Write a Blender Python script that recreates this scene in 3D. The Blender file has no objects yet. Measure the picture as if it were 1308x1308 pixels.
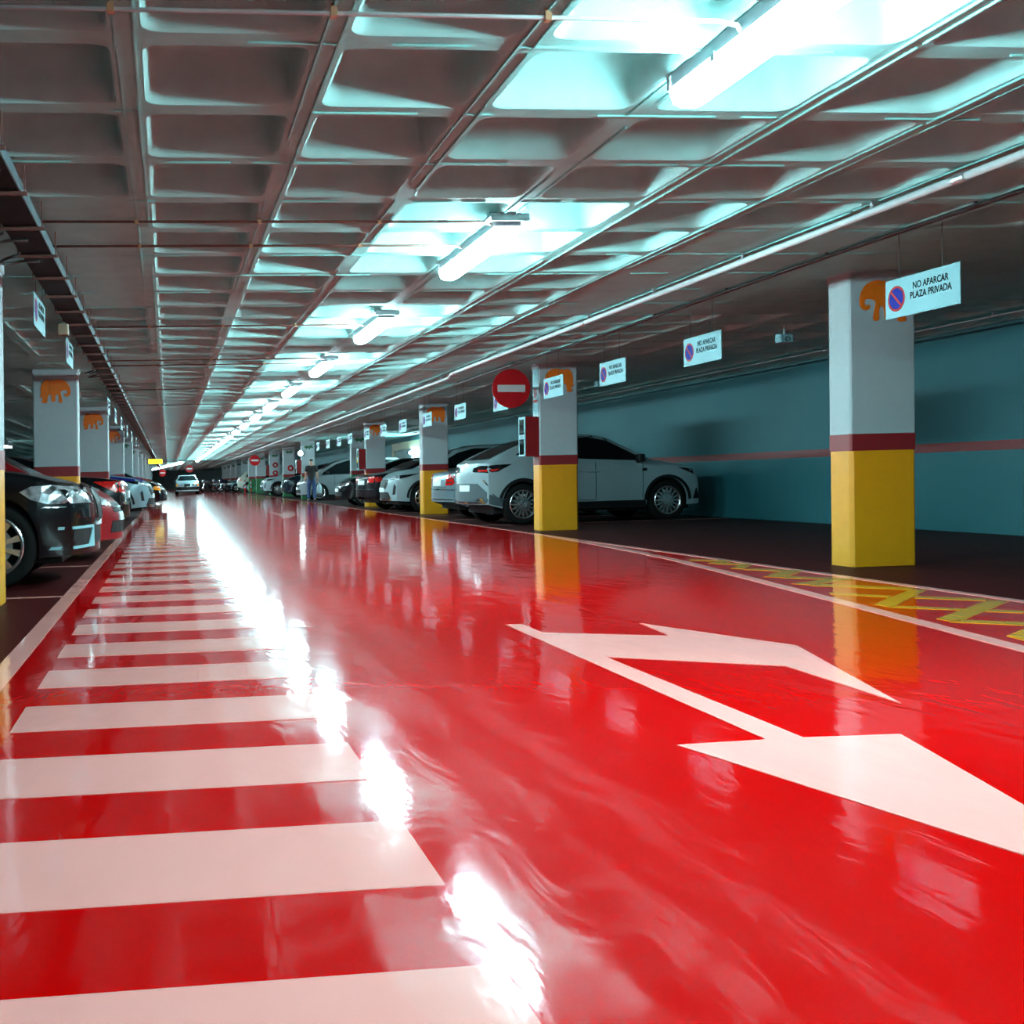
import bpy, bmesh, math, random
import numpy as np
from mathutils import Vector, Matrix, Euler
from mathutils.bvhtree import BVHTree
from mathutils.geometry import tessellate_polygon
random.seed(7)
C = bpy.context.scene.collection
SC = bpy.context.scene
K = 0.015            # the slabs fall 1.5 % towards the left (drainage crossfall)
CEIL = 2.62          # underside of the waffle ribs above the floor
# ------------------------------------------------------------------ camera, world, exposure
psi, rho = math.radians(6.0), 0.010
F = Vector((math.sin(psi), math.cos(psi), 0)); R0 = Vector((math.cos(psi), -math.sin(psi), 0)); U0 = Vector((0, 0, 1))
Rv = R0*math.cos(rho) - U0*math.sin(rho); Uv = U0*math.cos(rho) + R0*math.sin(rho)
cd = bpy.data.cameras.new('camera'); cam = bpy.data.objects.new('camera', cd); C.objects.link(cam)
cam.matrix_world = Matrix(((Rv.x, Uv.x, -F.x, 0), (Rv.y, Uv.y, -F.y, 0), (Rv.z, Uv.z, -F.z, 0.9), (0, 0, 0, 1)))
cd.sensor_width = 36; cd.lens = 1400*36/1308; cd.shift_x = (654-362)/1308; cd.shift_y = (615-654)/1308
cd.clip_start = 0.05; cd.clip_end = 400
SC.camera = cam
W = bpy.data.worlds.new('world'); SC.world = W; W.use_nodes = True
W.node_tree.nodes['Background'].inputs[0].default_value = (0.02, 0.03, 0.035, 1)
W.node_tree.nodes['Background'].inputs[1].default_value = 0.1
SC.view_settings.view_transform = 'Standard'; SC.view_settings.look = 'None'
SC.view_settings.exposure = 0.38; SC.view_settings.gamma = 1.0; SC.view_settings.use_curve_mapping = False
SC.cycles.use_denoising = True; SC.cycles.denoising_input_passes = 'RGB_ALBEDO'
SC.cycles.max_bounces = 8; SC.cycles.diffuse_bounces = 5; SC.cycles.glossy_bounces = 4
SC.cycles.sample_clamp_indirect = 6.0
LAMP_COL, LAMP_W = (0.54, 0.95, 1.0), 195.0

# ------------------------------------------------------------------ materials
MATS = {}
def mat(name, col, rough=0.5, metal=0.0, var=0.0, vscale=8.0, bump=0.0, bscale=40.0, coat=0.0, emit=None, emit_s=0.0, spec=None, var2=None):
    if name in MATS: return MATS[name]
    m = bpy.data.materials.new(name); m.use_nodes = True
    nt = m.node_tree; b = nt.nodes['Principled BSDF']
    b.inputs['Base Color'].default_value = (*col, 1); b.inputs['Roughness'].default_value = rough
    b.inputs['Metallic'].default_value = metal; b.inputs['Coat Weight'].default_value = coat
    if coat: b.inputs['Coat Roughness'].default_value = 0.04
    if spec is not None: b.inputs['Specular IOR Level'].default_value = spec
    if emit: b.inputs['Emission Color'].default_value = (*emit, 1); b.inputs['Emission Strength'].default_value = emit_s
    if var or bump:
        g = nt.nodes.new('ShaderNodeNewGeometry')
    if var:
        n = nt.nodes.new('ShaderNodeTexNoise'); n.inputs['Scale'].default_value = vscale; n.inputs['Detail'].default_value = 6
        nt.links.new(g.outputs['Position'], n.inputs['Vector'])
        r = nt.nodes.new('ShaderNodeValToRGB'); r.color_ramp.elements[0].position = 0.3; r.color_ramp.elements[1].position = 0.7
        c2 = var2 or tuple(c*(1-var) for c in col)
        r.color_ramp.elements[0].color = (*c2, 1); r.color_ramp.elements[1].color = (*col, 1)
        nt.links.new(n.outputs['Fac'], r.inputs['Fac']); nt.links.new(r.outputs['Color'], b.inputs['Base Color'])
    if bump:
        n2 = nt.nodes.new('ShaderNodeTexNoise'); n2.inputs['Scale'].default_value = bscale; n2.inputs['Detail'].default_value = 4
        nt.links.new(g.outputs['Position'], n2.inputs['Vector'])
        bp = nt.nodes.new('ShaderNodeBump'); bp.inputs['Strength'].default_value = bump; bp.inputs['Distance'].default_value = 0.01
        nt.links.new(n2.outputs['Fac'], bp.inputs['Height']); nt.links.new(bp.outputs['Normal'], b.inputs['Normal'])
    MATS[name] = m
    return m

def resin(name, col, rough, var, ior=1.45, sheen=1.0):
    """trowelled epoxy floor paint: gently wavy, glossy"""
    m = mat(name, col, rough, var=var, vscale=1.3)
    nt = m.node_tree; b = nt.nodes['Principled BSDF']
    g = nt.nodes.new('ShaderNodeNewGeometry')
    mp = nt.nodes.new('ShaderNodeMapping'); mp.inputs['Scale'].default_value = (2.2, 0.8, 1)
    nt.links.new(g.outputs['Position'], mp.inputs['Vector'])
    n1 = nt.nodes.new('ShaderNodeTexNoise'); n1.inputs['Scale'].default_value = 2.6; n1.inputs['Detail'].default_value = 3.5; n1.inputs['Distortion'].default_value = 0.6
    n2 = nt.nodes.new('ShaderNodeTexNoise'); n2.inputs['Scale'].default_value = 9; n2.inputs['Detail'].default_value = 3
    nt.links.new(mp.outputs['Vector'], n1.inputs['Vector']); mp2 = nt.nodes.new('ShaderNodeMapping'); mp2.inputs['Scale'].default_value = (0.35, 1.0, 1); nt.links.new(g.outputs['Position'], mp2.inputs['Vector']); nt.links.new(mp2.outputs['Vector'], n2.inputs['Vector'])
    mx = nt.nodes.new('ShaderNodeMath'); mx.operation = 'MULTIPLY_ADD'; mx.inputs[1].default_value = 0.045
    nt.links.new(n2.outputs['Fac'], mx.inputs[0]); nt.links.new(n1.outputs['Fac'], mx.inputs[2])
    b1 = nt.nodes.new('ShaderNodeBump'); b1.inputs['Strength'].default_value = 1.0; b1.inputs['Distance'].default_value = 0.0030
    nt.links.new(mx.outputs[0], b1.inputs['Height']); 
    # clear coat over matt colour: diffuse below, mirror-like resin skin above by Fresnel
    col = b.inputs['Base Color'].links[0].from_socket
    df = nt.nodes.new('ShaderNodeBsdfDiffuse'); gl = nt.nodes.new('ShaderNodeBsdfGlossy'); fr = nt.nodes.new('ShaderNodeFresnel'); mxs = nt.nodes.new('ShaderNodeMixShader')
    fr.inputs['IOR'].default_value = ior; gl.inputs['Roughness'].default_value = rough; gl.distribution = 'GGX'; gl.inputs['Color'].default_value = (sheen, sheen, sheen, 1)
    nt.links.new(col, df.inputs['Color'])
    for nd in (df, gl, fr): nt.links.new(b1.outputs['Normal'], nd.inputs['Normal'])
    nt.links.new(fr.outputs[0], mxs.inputs[0]); nt.links.new(df.outputs[0], mxs.inputs[1]); nt.links.new(gl.outputs[0], mxs.inputs[2])
    nt.links.new(mxs.outputs[0], nt.nodes['Material Output'].inputs['Surface']); nt.nodes.remove(b)
    return m
M_FLOOR = resin('red_floor_resin', (0.60, 0.0006, 0.0003), 0.075, 0.08, 1.5)
M_BAY = resin('shaded_dark_red_bay_resin', (0.10, 0.005, 0.006), 0.30, 0.25, 1.3, 0.16)  # darker bay paint, with the dimness of the bays mixed into its colour
M_WHITELINE = resin('white_road_paint', (0.90, 0.33, 0.29), 0.07, 0.05)
M_YELLOWLINE = resin('yellow_road_paint', (0.70, 0.29, 0.006), 0.2, 0.15)
M_CONC = mat('painted_concrete', (0.17, 0.41, 0.39), 0.75, var=0.16, vscale=5, bump=0.25, bscale=60)
M_COFFER = mat('coffer_concrete', (0.25, 0.50, 0.48), 0.7, var=0.10, vscale=9, bump=0.15, bscale=90)
M_COLW = mat('white_masonry_paint', (0.31, 0.37, 0.39), 0.6, var=0.05, vscale=14, bump=0.3, bscale=70)
M_COLR = mat('red_masonry_paint', (0.20, 0.006, 0.009), 0.5, var=0.1, vscale=12, bump=0.25, bscale=70)
M_COLY = mat('yellow_masonry_paint', (0.66, 0.26, 0.0), 0.45, var=0.06, vscale=12, bump=0.3, bscale=70)
M_COLG = mat('green_masonry_paint', (0.015, 0.12, 0.04), 0.5, var=0.06, vscale=12, bump=0.3, bscale=70)
M_ORANGE = mat('orange_emblem_paint', (0.66, 0.13, 0.0), 0.5, var=0.12, vscale=18)
M_GREEN = mat('dark_green_emblem_paint', (0.015, 0.08, 0.03), 0.5, var=0.12, vscale=18)
M_WALL = mat('blue_wall_paint', (0.013, 0.112, 0.132), 0.6, var=0.06, vscale=3, bump=0.15, bscale=50)
M_WALLG = mat('grey_wall_paint', (0.10, 0.14, 0.15), 0.6, var=0.1, vscale=3, bump=0.15, bscale=50)
M_BEIGE = mat('beige_wall_paint', (0.30, 0.24, 0.16), 0.6, var=0.06, vscale=6)
M_SIGN = mat('white_sign_plastic', (0.20, 0.40, 0.44), 0.5, var=0.02, spec=0.2, vscale=5)
M_INK = mat('black_lettering', (0.006, 0.006, 0.007), 0.7, var=0.1, spec=0.1)
M_SRED = mat('red_sign_enamel', (0.34, 0.003, 0.006), 0.5, spec=0.2, var=0.08, vscale=10)
M_SBLUE = mat('blue_sign_enamel', (0.005, 0.012, 0.20), 0.6, spec=0.15, var=0.08, vscale=10)
M_SWHITE = mat('white_sign_enamel', (0.42, 0.42, 0.42), 0.3, var=0.04, vscale=10)
M_CABRED = mat('red_cabinet_enamel', (0.18, 0.003, 0.005), 0.35, var=0.06, vscale=10)
M_GALV = mat('galvanised_steel', (0.32, 0.33, 0.34), 0.4, metal=0.8, var=0.15, vscale=20)
M_RUST = mat('rusty_conduit', (0.16, 0.07, 0.055), 0.55, metal=0.2, var=0.3, vscale=25)
M_BRASS = mat('tan_conduit_clip', (0.35, 0.18, 0.09), 0.5, metal=0.3, var=0.2, vscale=25)
M_TRAY = mat('dark_tray_steel', (0.003, 0.008, 0.010), 0.7, var=0.2, spec=0.15, vscale=20)
M_TRAYRAIL = mat('blue_grey_tray_rail', (0.12, 0.19, 0.22), 0.35, metal=0.4, var=0.15, vscale=20)
M_PIPE = mat('pale_pipe', (0.45, 0.52, 0.53), 0.4, var=0.12, vscale=15)
M_BLACK = mat('black_cable', (0.01, 0.01, 0.01), 0.5, var=0.2, vscale=15)
M_HOUS = mat('grey_lamp_housing', (0.22, 0.25, 0.27), 0.45, var=0.1, vscale=20)
M_DIFF = mat('lamp_diffuser', (0.9, 0.95, 0.95), 0.4, var=0.02, emit=LAMP_COL, emit_s=LAMP_W)
M_DIFF2 = mat('weak_lamp_diffuser', (0.9, 0.95, 0.95), 0.4, var=0.02, emit=(0.7, 0.97, 1.0), emit_s=26.0)
M_YLIT = mat('yellow_lit_sign', (0.9, 0.8, 0.02), 0.4, var=0.02, emit=(1.0, 0.82, 0.02), emit_s=1.4)
# cars
def paint(name, col, **kw): return mat(name, col, 0.3, coat=0.5, spec=0.3, var=0.04, vscale=3, **kw)
P_WHITE = paint('white_car_paint', (0.21, 0.28, 0.30)); P_BLACK = mat('black_car_paint', (0.004, 0.004, 0.005), 0.16, spec=0.28, var=0.04, vscale=3)
P_RED = paint('red_car_paint', (0.22, 0.004, 0.008)); P_SILVER = paint('silver_car_paint', (0.13, 0.20, 0.23), metal=0.4)
P_SILVB = paint('pale_blue_car_paint', (0.17, 0.26, 0.29), metal=0.3); P_DBLUE = mat('dark_blue_car_paint', (0.004, 0.010, 0.020), 0.18, spec=0.3, var=0.04, vscale=3)
P_BEIGE = paint('cream_car_paint', (0.32, 0.33, 0.28)); P_GREY = paint('grey_car_paint', (0.14, 0.16, 0.17)); P_DARK = mat('dark_car_paint', (0.008, 0.006, 0.008), 0.18, spec=0.3, var=0.04, vscale=3)
M_GLASS = mat('dark_car_glass', (0.003, 0.004, 0.005), 0.04, var=0.1, vscale=2, spec=0.3)
M_BLUEGL = mat('deep_blue_paint', (0.004, 0.010, 0.14), 0.3, var=0.1, vscale=6)
M_TRIM = mat('black_plastic_trim', (0.006, 0.006, 0.007), 0.6, var=0.15, spec=0.2, vscale=30)
M_GTRIM = mat('grey_plastic_bumper', (0.03, 0.055, 0.065), 0.5, var=0.1, vscale=30)
M_RUB = mat('tyre_rubber', (0.005, 0.005, 0.005), 0.8, var=0.2, vscale=30, spec=0.15)
M_ALLOY = mat('alloy_rim', (0.55, 0.52, 0.52), 0.25, metal=0.9, var=0.06, vscale=10)
M_CHROME = mat('chrome', (0.75, 0.76, 0.78), 0.12, metal=1.0, var=0.03, vscale=10)
M_LENS = mat('clear_headlight', (0.62, 0.66, 0.70), 0.12, metal=0.5, var=0.85, vscale=11)
M_TAIL = mat('red_tail_lens', (0.62, 0.01, 0.008), 0.12, var=0.5, vscale=20, coat=0.6)
M_AMBER = mat('amber_lens', (0.9, 0.28, 0.02), 0.12, var=0.1, vscale=20)
M_PLATE = mat('number_plate', (0.62, 0.70, 0.72), 0.35, var=0.05, vscale=20)
M_UNDER = mat('car_underside', (0.004, 0.004, 0.004), 0.9, var=0.1)
M_SKIN = mat('skin', (0.42, 0.24, 0.17), 0.5, var=0.08, vscale=20); M_SHIRT = mat('black_tshirt_cloth', (0.010, 0.010, 0.011), 0.8, var=0.2, vscale=20)
M_JEANS = mat('blue_denim', (0.018, 0.05, 0.14), 0.8, var=0.3, vscale=25); M_HAIR = mat('black_hair', (0.006, 0.005, 0.005), 0.6, var=0.2, vscale=40)
M_SHOE = mat('dark_shoe_leather', (0.02, 0.018, 0.018), 0.5, var=0.2); M_BAG = mat('pale_carrier_bag', (0.50, 0.62, 0.65), 0.4, var=0.1, vscale=15)

# ------------------------------------------------------------------ mesh helpers
class MB:
    def __init__(s): s.v = []; s.f = []; s.m = []
    def add(s, vs, fs, mi=0):
        o = len(s.v); s.v += [tuple(v) for v in vs]; s.f += [tuple(i+o for i in f) for f in fs]; s.m += [mi]*len(fs); return s
    def box(s, x0, x1, y0, y1, z0, z1, mi=0, shear=0.0):
        vs = [(x, y, z + shear*x) for z in (z0, z1) for y in (y0, y1) for x in (x0, x1)]
        return s.add(vs, [(0, 2, 3, 1), (4, 5, 7, 6), (0, 1, 5, 4), (2, 6, 7, 3), (0, 4, 6, 2), (1, 3, 7, 5)], mi)
    def chbox(s, x0, x1, y0, y1, z0, z1, c=0.015, mi=0, shear=0.0):
        p = [(x0+c, y0), (x1-c, y0), (x1, y0+c), (x1, y1-c), (x1-c, y1), (x0+c, y1), (x0, y1-c), (x0, y0+c)]
        vs = [(x, y, z0+shear*x) for x, y in p] + [(x, y, z1+shear*x) for x, y in p]
        fs = [(i, (i+1) % 8, 8+(i+1) % 8, 8+i) for i in range(8)] + [tuple(range(7, -1, -1)), tuple(range(8, 16))]
        return s.add(vs, fs, mi)
    def tube(s, pts, r, n=8, mi=0, cap=True):
        pts = [Vector(p) for p in pts]; rs = r if isinstance(r, (list, tuple)) else [r]*len(pts)
        vs = []; fs = []; ref = None
        for i, p in enumerate(pts):
            d = (pts[min(i+1, len(pts)-1)] - pts[max(i-1, 0)]).normalized()
            a = Vector((0, 0, 1)) if abs(d.z) < 0.9 else Vector((1, 0, 0))
            u = d.cross(a).normalized(); w = d.cross(u)
            for k in range(n):
                t = 2*math.pi*k/n; vs.append(p + (u*math.cos(t) + w*math.sin(t))*rs[i])
        for i in range(len(pts)-1):
            for k in range(n): fs.append((i*n+k, i*n+(k+1) % n, (i+1)*n+(k+1) % n, (i+1)*n+k))
        if cap: fs += [tuple(range(n-1, -1, -1)), tuple(range((len(pts)-1)*n, len(pts)*n))]
        return s.add(vs, fs, mi)
    def lathe(s, prof, n=24, axis='y', c=(0, 0, 0), mi=0):
        vs = []; fs = []
        for a, r in prof:
            for k in range(n):
                t = 2*math.pi*k/n; q, w = r*math.cos(t), r*math.sin(t)
                p = {'y': (q, a, w), 'x': (a, q, w), 'z': (q, w, a)}[axis]
                vs.append((p[0]+c[0], p[1]+c[1], p[2]+c[2]))
        for i in range(len(prof)-1):
            for k in range(n): fs.append((i*n+k, i*n+(k+1) % n, (i+1)*n+(k+1) % n, (i+1)*n+k))
        return s.add(vs, fs, mi)
    def plate(s, poly, y0, y1, mi=0):
        """upright plate: outline in (x,z), from y0 (front) back to y1"""
        n = len(poly); vs = [(x, y0, z) for x, z in poly] + [(x, y1, z) for x, z in poly]
        return s.add(vs, [tuple(range(n)), tuple(range(2*n-1, n-1, -1))] + [(i, n+i, n+(i+1) % n, (i+1) % n) for i in range(n)], mi)
    def flat(s, poly, z=0.002, mi=0):
        """paint on the floor: outline in world (x,y), a coat z thick"""
        n = len(poly); vs = [(x, y, K*x+z) for x, y in poly] + [(x, y, K*x) for x, y in poly]
        return s.add(vs, [tuple(range(n))] + [(i, n+i, n+(i+1) % n, (i+1) % n) for i in range(n)], mi)
    def mesh(s, name, mats, smooth=False):
        me = bpy.data.meshes.new(name); me.from_pydata(s.v, [], s.f)
        for m in (mats if isinstance(mats, (list, tuple)) else [mats]): me.materials.append(m)
        if any(s.m): me.polygons.foreach_set('material_index', s.m)
        b = bmesh.new(); b.from_mesh(me); bmesh.ops.recalc_face_normals(b, faces=b.faces); b.to_mesh(me); b.free()
        if smooth: me.polygons.foreach_set('use_smooth', [True]*len(me.polygons))
        me.update(); return me
def link(name, me, parent=None, loc=None, kind=None, label=None):
    o = bpy.data.objects.new(name, me); C.objects.link(o)
    if parent: o.parent = parent
    if loc: o.location = loc
    if kind: o['kind'] = kind
    if label: o['label'] = label
    return o
def part(name, mb, mats, parent=None, smooth=False, loc=None, kind=None, label=None):
    return link(name, mb.mesh(name, mats, smooth), parent, loc, kind, label)
def tag(o, label, cat, group=None):
    o['label'] = label; o['category'] = cat
    if group: o['group'] = group
    return o
def thing(name, label, cat, x, y, z=0.0, h=0.0, group=None, tilt=True):
    o = bpy.data.objects.new(name, None); C.objects.link(o); o.empty_display_size = 0.1
    o.location = (x, y, z + K*x)
    m = Matrix.Rotation(h, 3, 'Z')
    if tilt: m = Matrix.Rotation(-math.atan(K), 3, 'Y') @ m
    o.rotation_euler = m.to_euler()
    return tag(o, label, cat, group)
def copy_tree(o, parent=None):
    c = o.copy(); C.objects.link(c); c.parent = parent
    for ch in list(o.children): copy_tree(ch, c)
    return c
def move(o, x, y, z=0.0, h=0.0, tilt=True):
    o.location = (x, y, z + K*x); m = Matrix.Rotation(h, 3, 'Z')
    if tilt: m = Matrix.Rotation(-math.atan(K), 3, 'Y') @ m
    o.rotation_euler = m.to_euler()
ORD = 'nearest second third fourth fifth sixth seventh eighth ninth tenth eleventh twelfth thirteenth fourteenth fifteenth sixteenth seventeenth eighteenth nineteenth twentieth twenty-first twenty-second twenty-third twenty-fourth twenty-fifth twenty-sixth'.split()

# ------------------------------------------------------------------ setting: floor, markings, walls
XL, XR, YB, YE = -12.16, 10.25, -9.0, 168.0
mb = MB(); mb.box(XL-.3, XR+.3, YB-.3, YE+.3, -0.25, 0.0, shear=K)
floor = part('floor', mb, M_FLOOR, kind='structure')
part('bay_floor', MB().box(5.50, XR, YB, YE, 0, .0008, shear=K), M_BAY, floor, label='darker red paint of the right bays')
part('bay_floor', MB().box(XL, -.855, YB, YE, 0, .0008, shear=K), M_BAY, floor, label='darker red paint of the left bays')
cross = -0.02   # the crossing is laid a hair off square
y = 1.96 - 3*0.845
stripe_w = 0.46
me_stripe = MB().flat([(-0.585, 0), (0.597, 0), (0.597, stripe_w), (-0.585, stripe_w)]).mesh('zebra_stripe', M_WHITELINE)
for i in range(32):
    y0 = 1.50 + (i-2)*0.862
    if y0 > 28.3: break
    link('zebra_stripe', me_stripe, floor, (0, y0, 0.0))
def strip(name, pts, w, m=M_WHITELINE, label=None, z=0.002):
    """painted line of width w along a chain of floor points"""
    pts = [Vector((p[0], p[1])) for p in pts]; mb = MB(); L = []; Rr = []
    for i, p in enumerate(pts):
        d = (pts[min(i+1, len(pts)-1)] - pts[max(i-1, 0)]).normalized(); n = Vector((-d.y, d.x))*w/2
        L.append(p+n); Rr.append(p-n)
    vs = [(q.x, q.y, K*q.x+z) for q in L] + [(q.x, q.y, K*q.x+z) for q in Rr]
    vs += [(a, b, c-z) for a, b, c in vs]
    n = len(pts); fs = []
    for i in range(n-1):
        fs += [(i, i+1, n+i+1, n+i), (i, 2*n+i, 2*n+i+1, i+1), (n+i, n+i+1, 3*n+i+1, 3*n+i)]
    fs += [(0, n, 3*n, 2*n), (n-1, 2*n-1+2*n, 0+2*n+n-1, n-1)][:1]
    mb.add(vs, fs); return part(name, mb, m, floor, label=label)
strip('edge_line', [(-0.80, -8), (-0.80, 20), (-0.80, 60), (-0.80, 105)], 0.115, label='white line along the left parking bays')
strip('edge_line', [(5.46, -8), (5.45, 10), (5.43, 15), (5.45, 30), (5.5, 60), (5.5, 110)], 0.085, label='white line along the right parking bays')
strip('edge_line', [(3.2, 0.5), (3.78, 3.2), (4.07, 4.86), (4.453, 7.0), (4.80, 9.0), (5.05, 10.6), (5.17, 11.7), (5.30, 13.3), (5.42, 15.2)], 0.105, label='white line slanting off beside the yellow zigzag', z=0.0025)
for yy in (9.0, 12.3, 15.0, 18.0, 20.8, 23.4, 26, 29, 31.5):
    strip('bay_line', [(-0.84, yy), (-5.6, yy)], 0.09)
for yy in (19.0, 21.75, 24.4, 27.0, 29.3, 32, 35, 38):
    strip('bay_line', [(5.5, yy), (10.1, yy)], 0.09)
def floorpoly(name, poly, m, label=None, z=0.002):
    return part(name, MB().flat(poly, z), m, floor, label=label)
floorpoly('direction_arrow', [(1.995, 6.38), (2.095, 6.38), (2.095, 6.0), (2.70, 5.70), (2.76, 6.22), (3.14, 5.22), (2.735, 3.86), (2.77, 4.70), (2.105, 5.13), (2.09, 3.44), (2.42, 3.42), (2.03, 1.94), (1.645, 3.43), (1.96, 3.44)],
          M_WHITELINE, 'big white arrow pointing straight on and to one side')
floorpoly('direction_arrow', [(2.80, 31.2), (2.93, 31.2), (2.93, 28.6), (3.25, 30.9), (3.52, 30.9), (3.25, 28.0), (2.9, 25.8), (2.62, 25.5), (2.80, 27.6)],
          M_WHITELINE, 'small white arrow far down the aisle')
# yellow zigzag between the two right lines, measured on the floor
for a in ([(5.261, 7.327), (5.412, 7.331), (4.517, 6.455), (4.52, 6.637)],
          [(5.285, 6.604), (5.386, 6.537), (4.413, 5.744), (4.416, 5.914)],
          [(5.275, 8.989), (5.41, 8.904), (4.982, 8.459), (4.878, 8.577)],
          [(5.261, 8.25), (5.364, 8.136), (4.851, 7.851), (4.768, 7.993)],
          [(5.275, 9.702), (5.389, 9.685), (5.099, 9.3), (5.027, 9.392)],
          [(5.368, 10.222), (5.431, 10.084), (5.173, 9.883), (5.13, 10.006)],
          [(4.947, 5.726), (5.036, 5.65), (4.256, 5.036), (4.294, 5.236)],
          [(4.586, 6.553), (4.879, 6.279), (4.81, 6.202), (4.503, 6.474)],
          [(5.054, 6.971), (5.358, 6.694), (5.264, 6.594), (4.963, 6.864)],
          [(4.477, 5.87), (4.826, 5.596), (4.72, 5.491), (4.388, 5.775)],
          [(4.979, 6.204), (5.27, 5.932), (5.197, 5.85), (4.886, 6.121)],
          [(4.674, 7.363), (4.923, 7.035), (4.848, 6.955), (4.614, 7.252)],
          [(4.906, 7.941), (5.386, 7.442), (5.277, 7.321), (4.818, 7.82)],
          [(5.204, 9.317), (5.466, 8.996), (5.349, 8.844), (5.072, 9.251)],
          [(5.055, 8.584), (5.415, 8.214), (5.312, 8.085), (4.956, 8.444)],
          [(5.2, 10.527), (5.453, 10.258), (5.389, 10.139), (5.123, 10.372)],
          [(5.247, 10.024), (5.434, 9.767), (5.345, 9.639), (5.169, 9.885)]):
    floorpoly('zigzag_marking', a, M_YELLOWLINE, z=0.0022)

def wall(name, x0, x1, y0, y1, m, band=None):
    o = part(name, MB().box(x0, x1, y0, y1, -0.2, CEIL+0.4, shear=K), m, kind='structure')
    return o
wr = wall('wall_right', XR, XR+0.25, YB, YE, M_WALL)
part('red_band', MB().box(XR-0.004, XR+0.01, YB, YE, 1.05, 1.17, shear=K), M_COLR, wr, label='dark red stripe painted along the blue wall')
wl = wall('wall_left', XL-0.25, XL, YB, YE, M_WALLG)
wf = wall('wall_far', XL, XR, YE, YE+0.25, M_COLW)
wb = wall('wall_back', XL, XR, YB-0.25, YB, M_WALLG)

# ------------------------------------------------------------------ waffle ceiling
CX, CY = 0.80, 0.81
RX0, RY0 = -0.148, 4.27            # a rib crossing
def solid(ix, iy):
    """cells filled flat around the column heads"""
    xc = RX0 + (ix+.5)*CX; yc = RY0 + (iy+.5)*CY
    for k in range(-2, 21):
        if -3.4 < xc < -0.15 and abs(yc - (8.66 + 8.1*k)) < 2.1: return True
        if 3.85 < xc < 8.6 and abs(yc - (9.3 + 8.1*k)) < 2.05: return True
    return False
def ring(hx, hy, r, n, z):
    out = []
    for cx_, cy_, a0 in ((hx-r, hy-r, 0), (-hx+r, hy-r, 90), (-hx+r, -hy+r, 180), (hx-r, -hy+r, 270)):
        for i in range(n+1):
            a = math.radians(a0 + 90*i/n); out.append((cx_ + r*math.cos(a), cy_ + r*math.sin(a), z))
    return out
HX, HY, HR = 0.338, 0.343, 0.075
def coffer_geo(n):
    rings = [ring(HX, HY, HR, n, 0.0), ring(HX-.016, HY-.016, HR, n, 0.018), ring(HX-.035, HY-.035, HR, n, 0.10), ring(HX-.055, HY-.055, HR+.005, n, 0.215), ring(HX-.085, HY-.085, HR+.01, n, 0.258), ring(HX-.14, HY-.14, HR, n, 0.27)]
    if n < 3: rings = [rings[0], rings[1], rings[3], rings[5]]
    m = 4*(n+1); vs = [(x, y, z + K*x) for r in rings for x, y, z in r]
    fs = [(i*m+k, (i+1)*m+k, (i+1)*m+(k+1) % m, i*m+(k+1) % m) for i in range(len(rings)-1) for k in range(m)]
    fs.append(tuple((len(rings)-1)*m + k for k in range(m)))
    return vs, fs
cv4, cf4 = coffer_geo(4); cv1, cf1 = coffer_geo(1)
me_coffer = bpy.data.meshes.new('coffer'); me_coffer.from_pydata(cv4, [], cf4); me_coffer.materials.append(M_COFFER)
me_coffer.polygons.foreach_set('use_smooth', [True]*(len(cf4)-1) + [True]); me_coffer.update()
sof = MB(); far = MB(); near = []
ix0, ix1 = round((XL-RX0)/CX), round((XR-RX0)/CX)
iy0, iy1 = -16, int((YE-RY0)/CY)+1
def soffit_cell(x, y, n):
    r = ring(HX, HY, HR, n, 0); m = len(r)
    hx, hy = CX/2, CY/2
    o = [(hx, hy), (-hx, hy), (-hx, -hy), (hx, -hy)]
    vs = [(x+a, y+b, CEIL+K*(x+a)) for a, b, _ in r] + [(x+a, y+b, CEIL+K*(x+a)) for a, b in o]
    fs = []
    for q in range(4):
        b0 = q*(n+1)
        for i in range(n): fs.append((b0+i, b0+i+1, m+q))
        fs.append((b0+n, (b0+n+1) % m, m+(q+1) % 4, m+q))
    sof.add(vs, fs)
for iy in range(iy0, iy1):
    for ix in range(ix0, ix1):
        x = RX0 + (ix+.5)*CX; y = RY0 + (iy+.5)*CY
        if solid(ix, iy):
            hx, hy = CX/2, CY/2
            sof.add([(x+a, y+b, CEIL+K*(x+a)) for a, b in ((hx, hy), (-hx, hy), (-hx, -hy), (hx, -hy))], [(0, 1, 2, 3)])
            continue
        hi = y < 45
        soffit_cell(x, y, 4 if hi else 1)
        # what the camera sees largest: near rows inside the view cone
        ang = math.atan2(x, y) if y > 0.5 else 9
        if y > 2.2 and -0.30 < ang < 0.62: near.append((y, x))
        else: far.add([(x+a, y+b, CEIL+c+K*x) for a, b, c in (cv4 if hi and y > 0 else cv1)], cf4 if hi and y > 0 else cf1)
near.sort()
ceiling = part('ceiling', sof, M_CONC, kind='structure')
for i, (y, x) in enumerate(near):
    if i < 300: link('coffer', me_coffer, ceiling, (x, y, CEIL+K*x))
    else:
        g = (cv4, cf4) if y < 45 else (cv1, cf1)
        far.add([(x+a, y+b, CEIL+c+K*x) for a, b, c in g[0]], g[1])
part('coffer_field', far, M_COFFER, ceiling, smooth=True, kind='stuff')
top = part('slab_top', MB().box(XL-.3, XR+.3, YB-.3, YE+.3, CEIL+0.32, CEIL+0.55, shear=K), M_CONC, ceiling)
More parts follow.
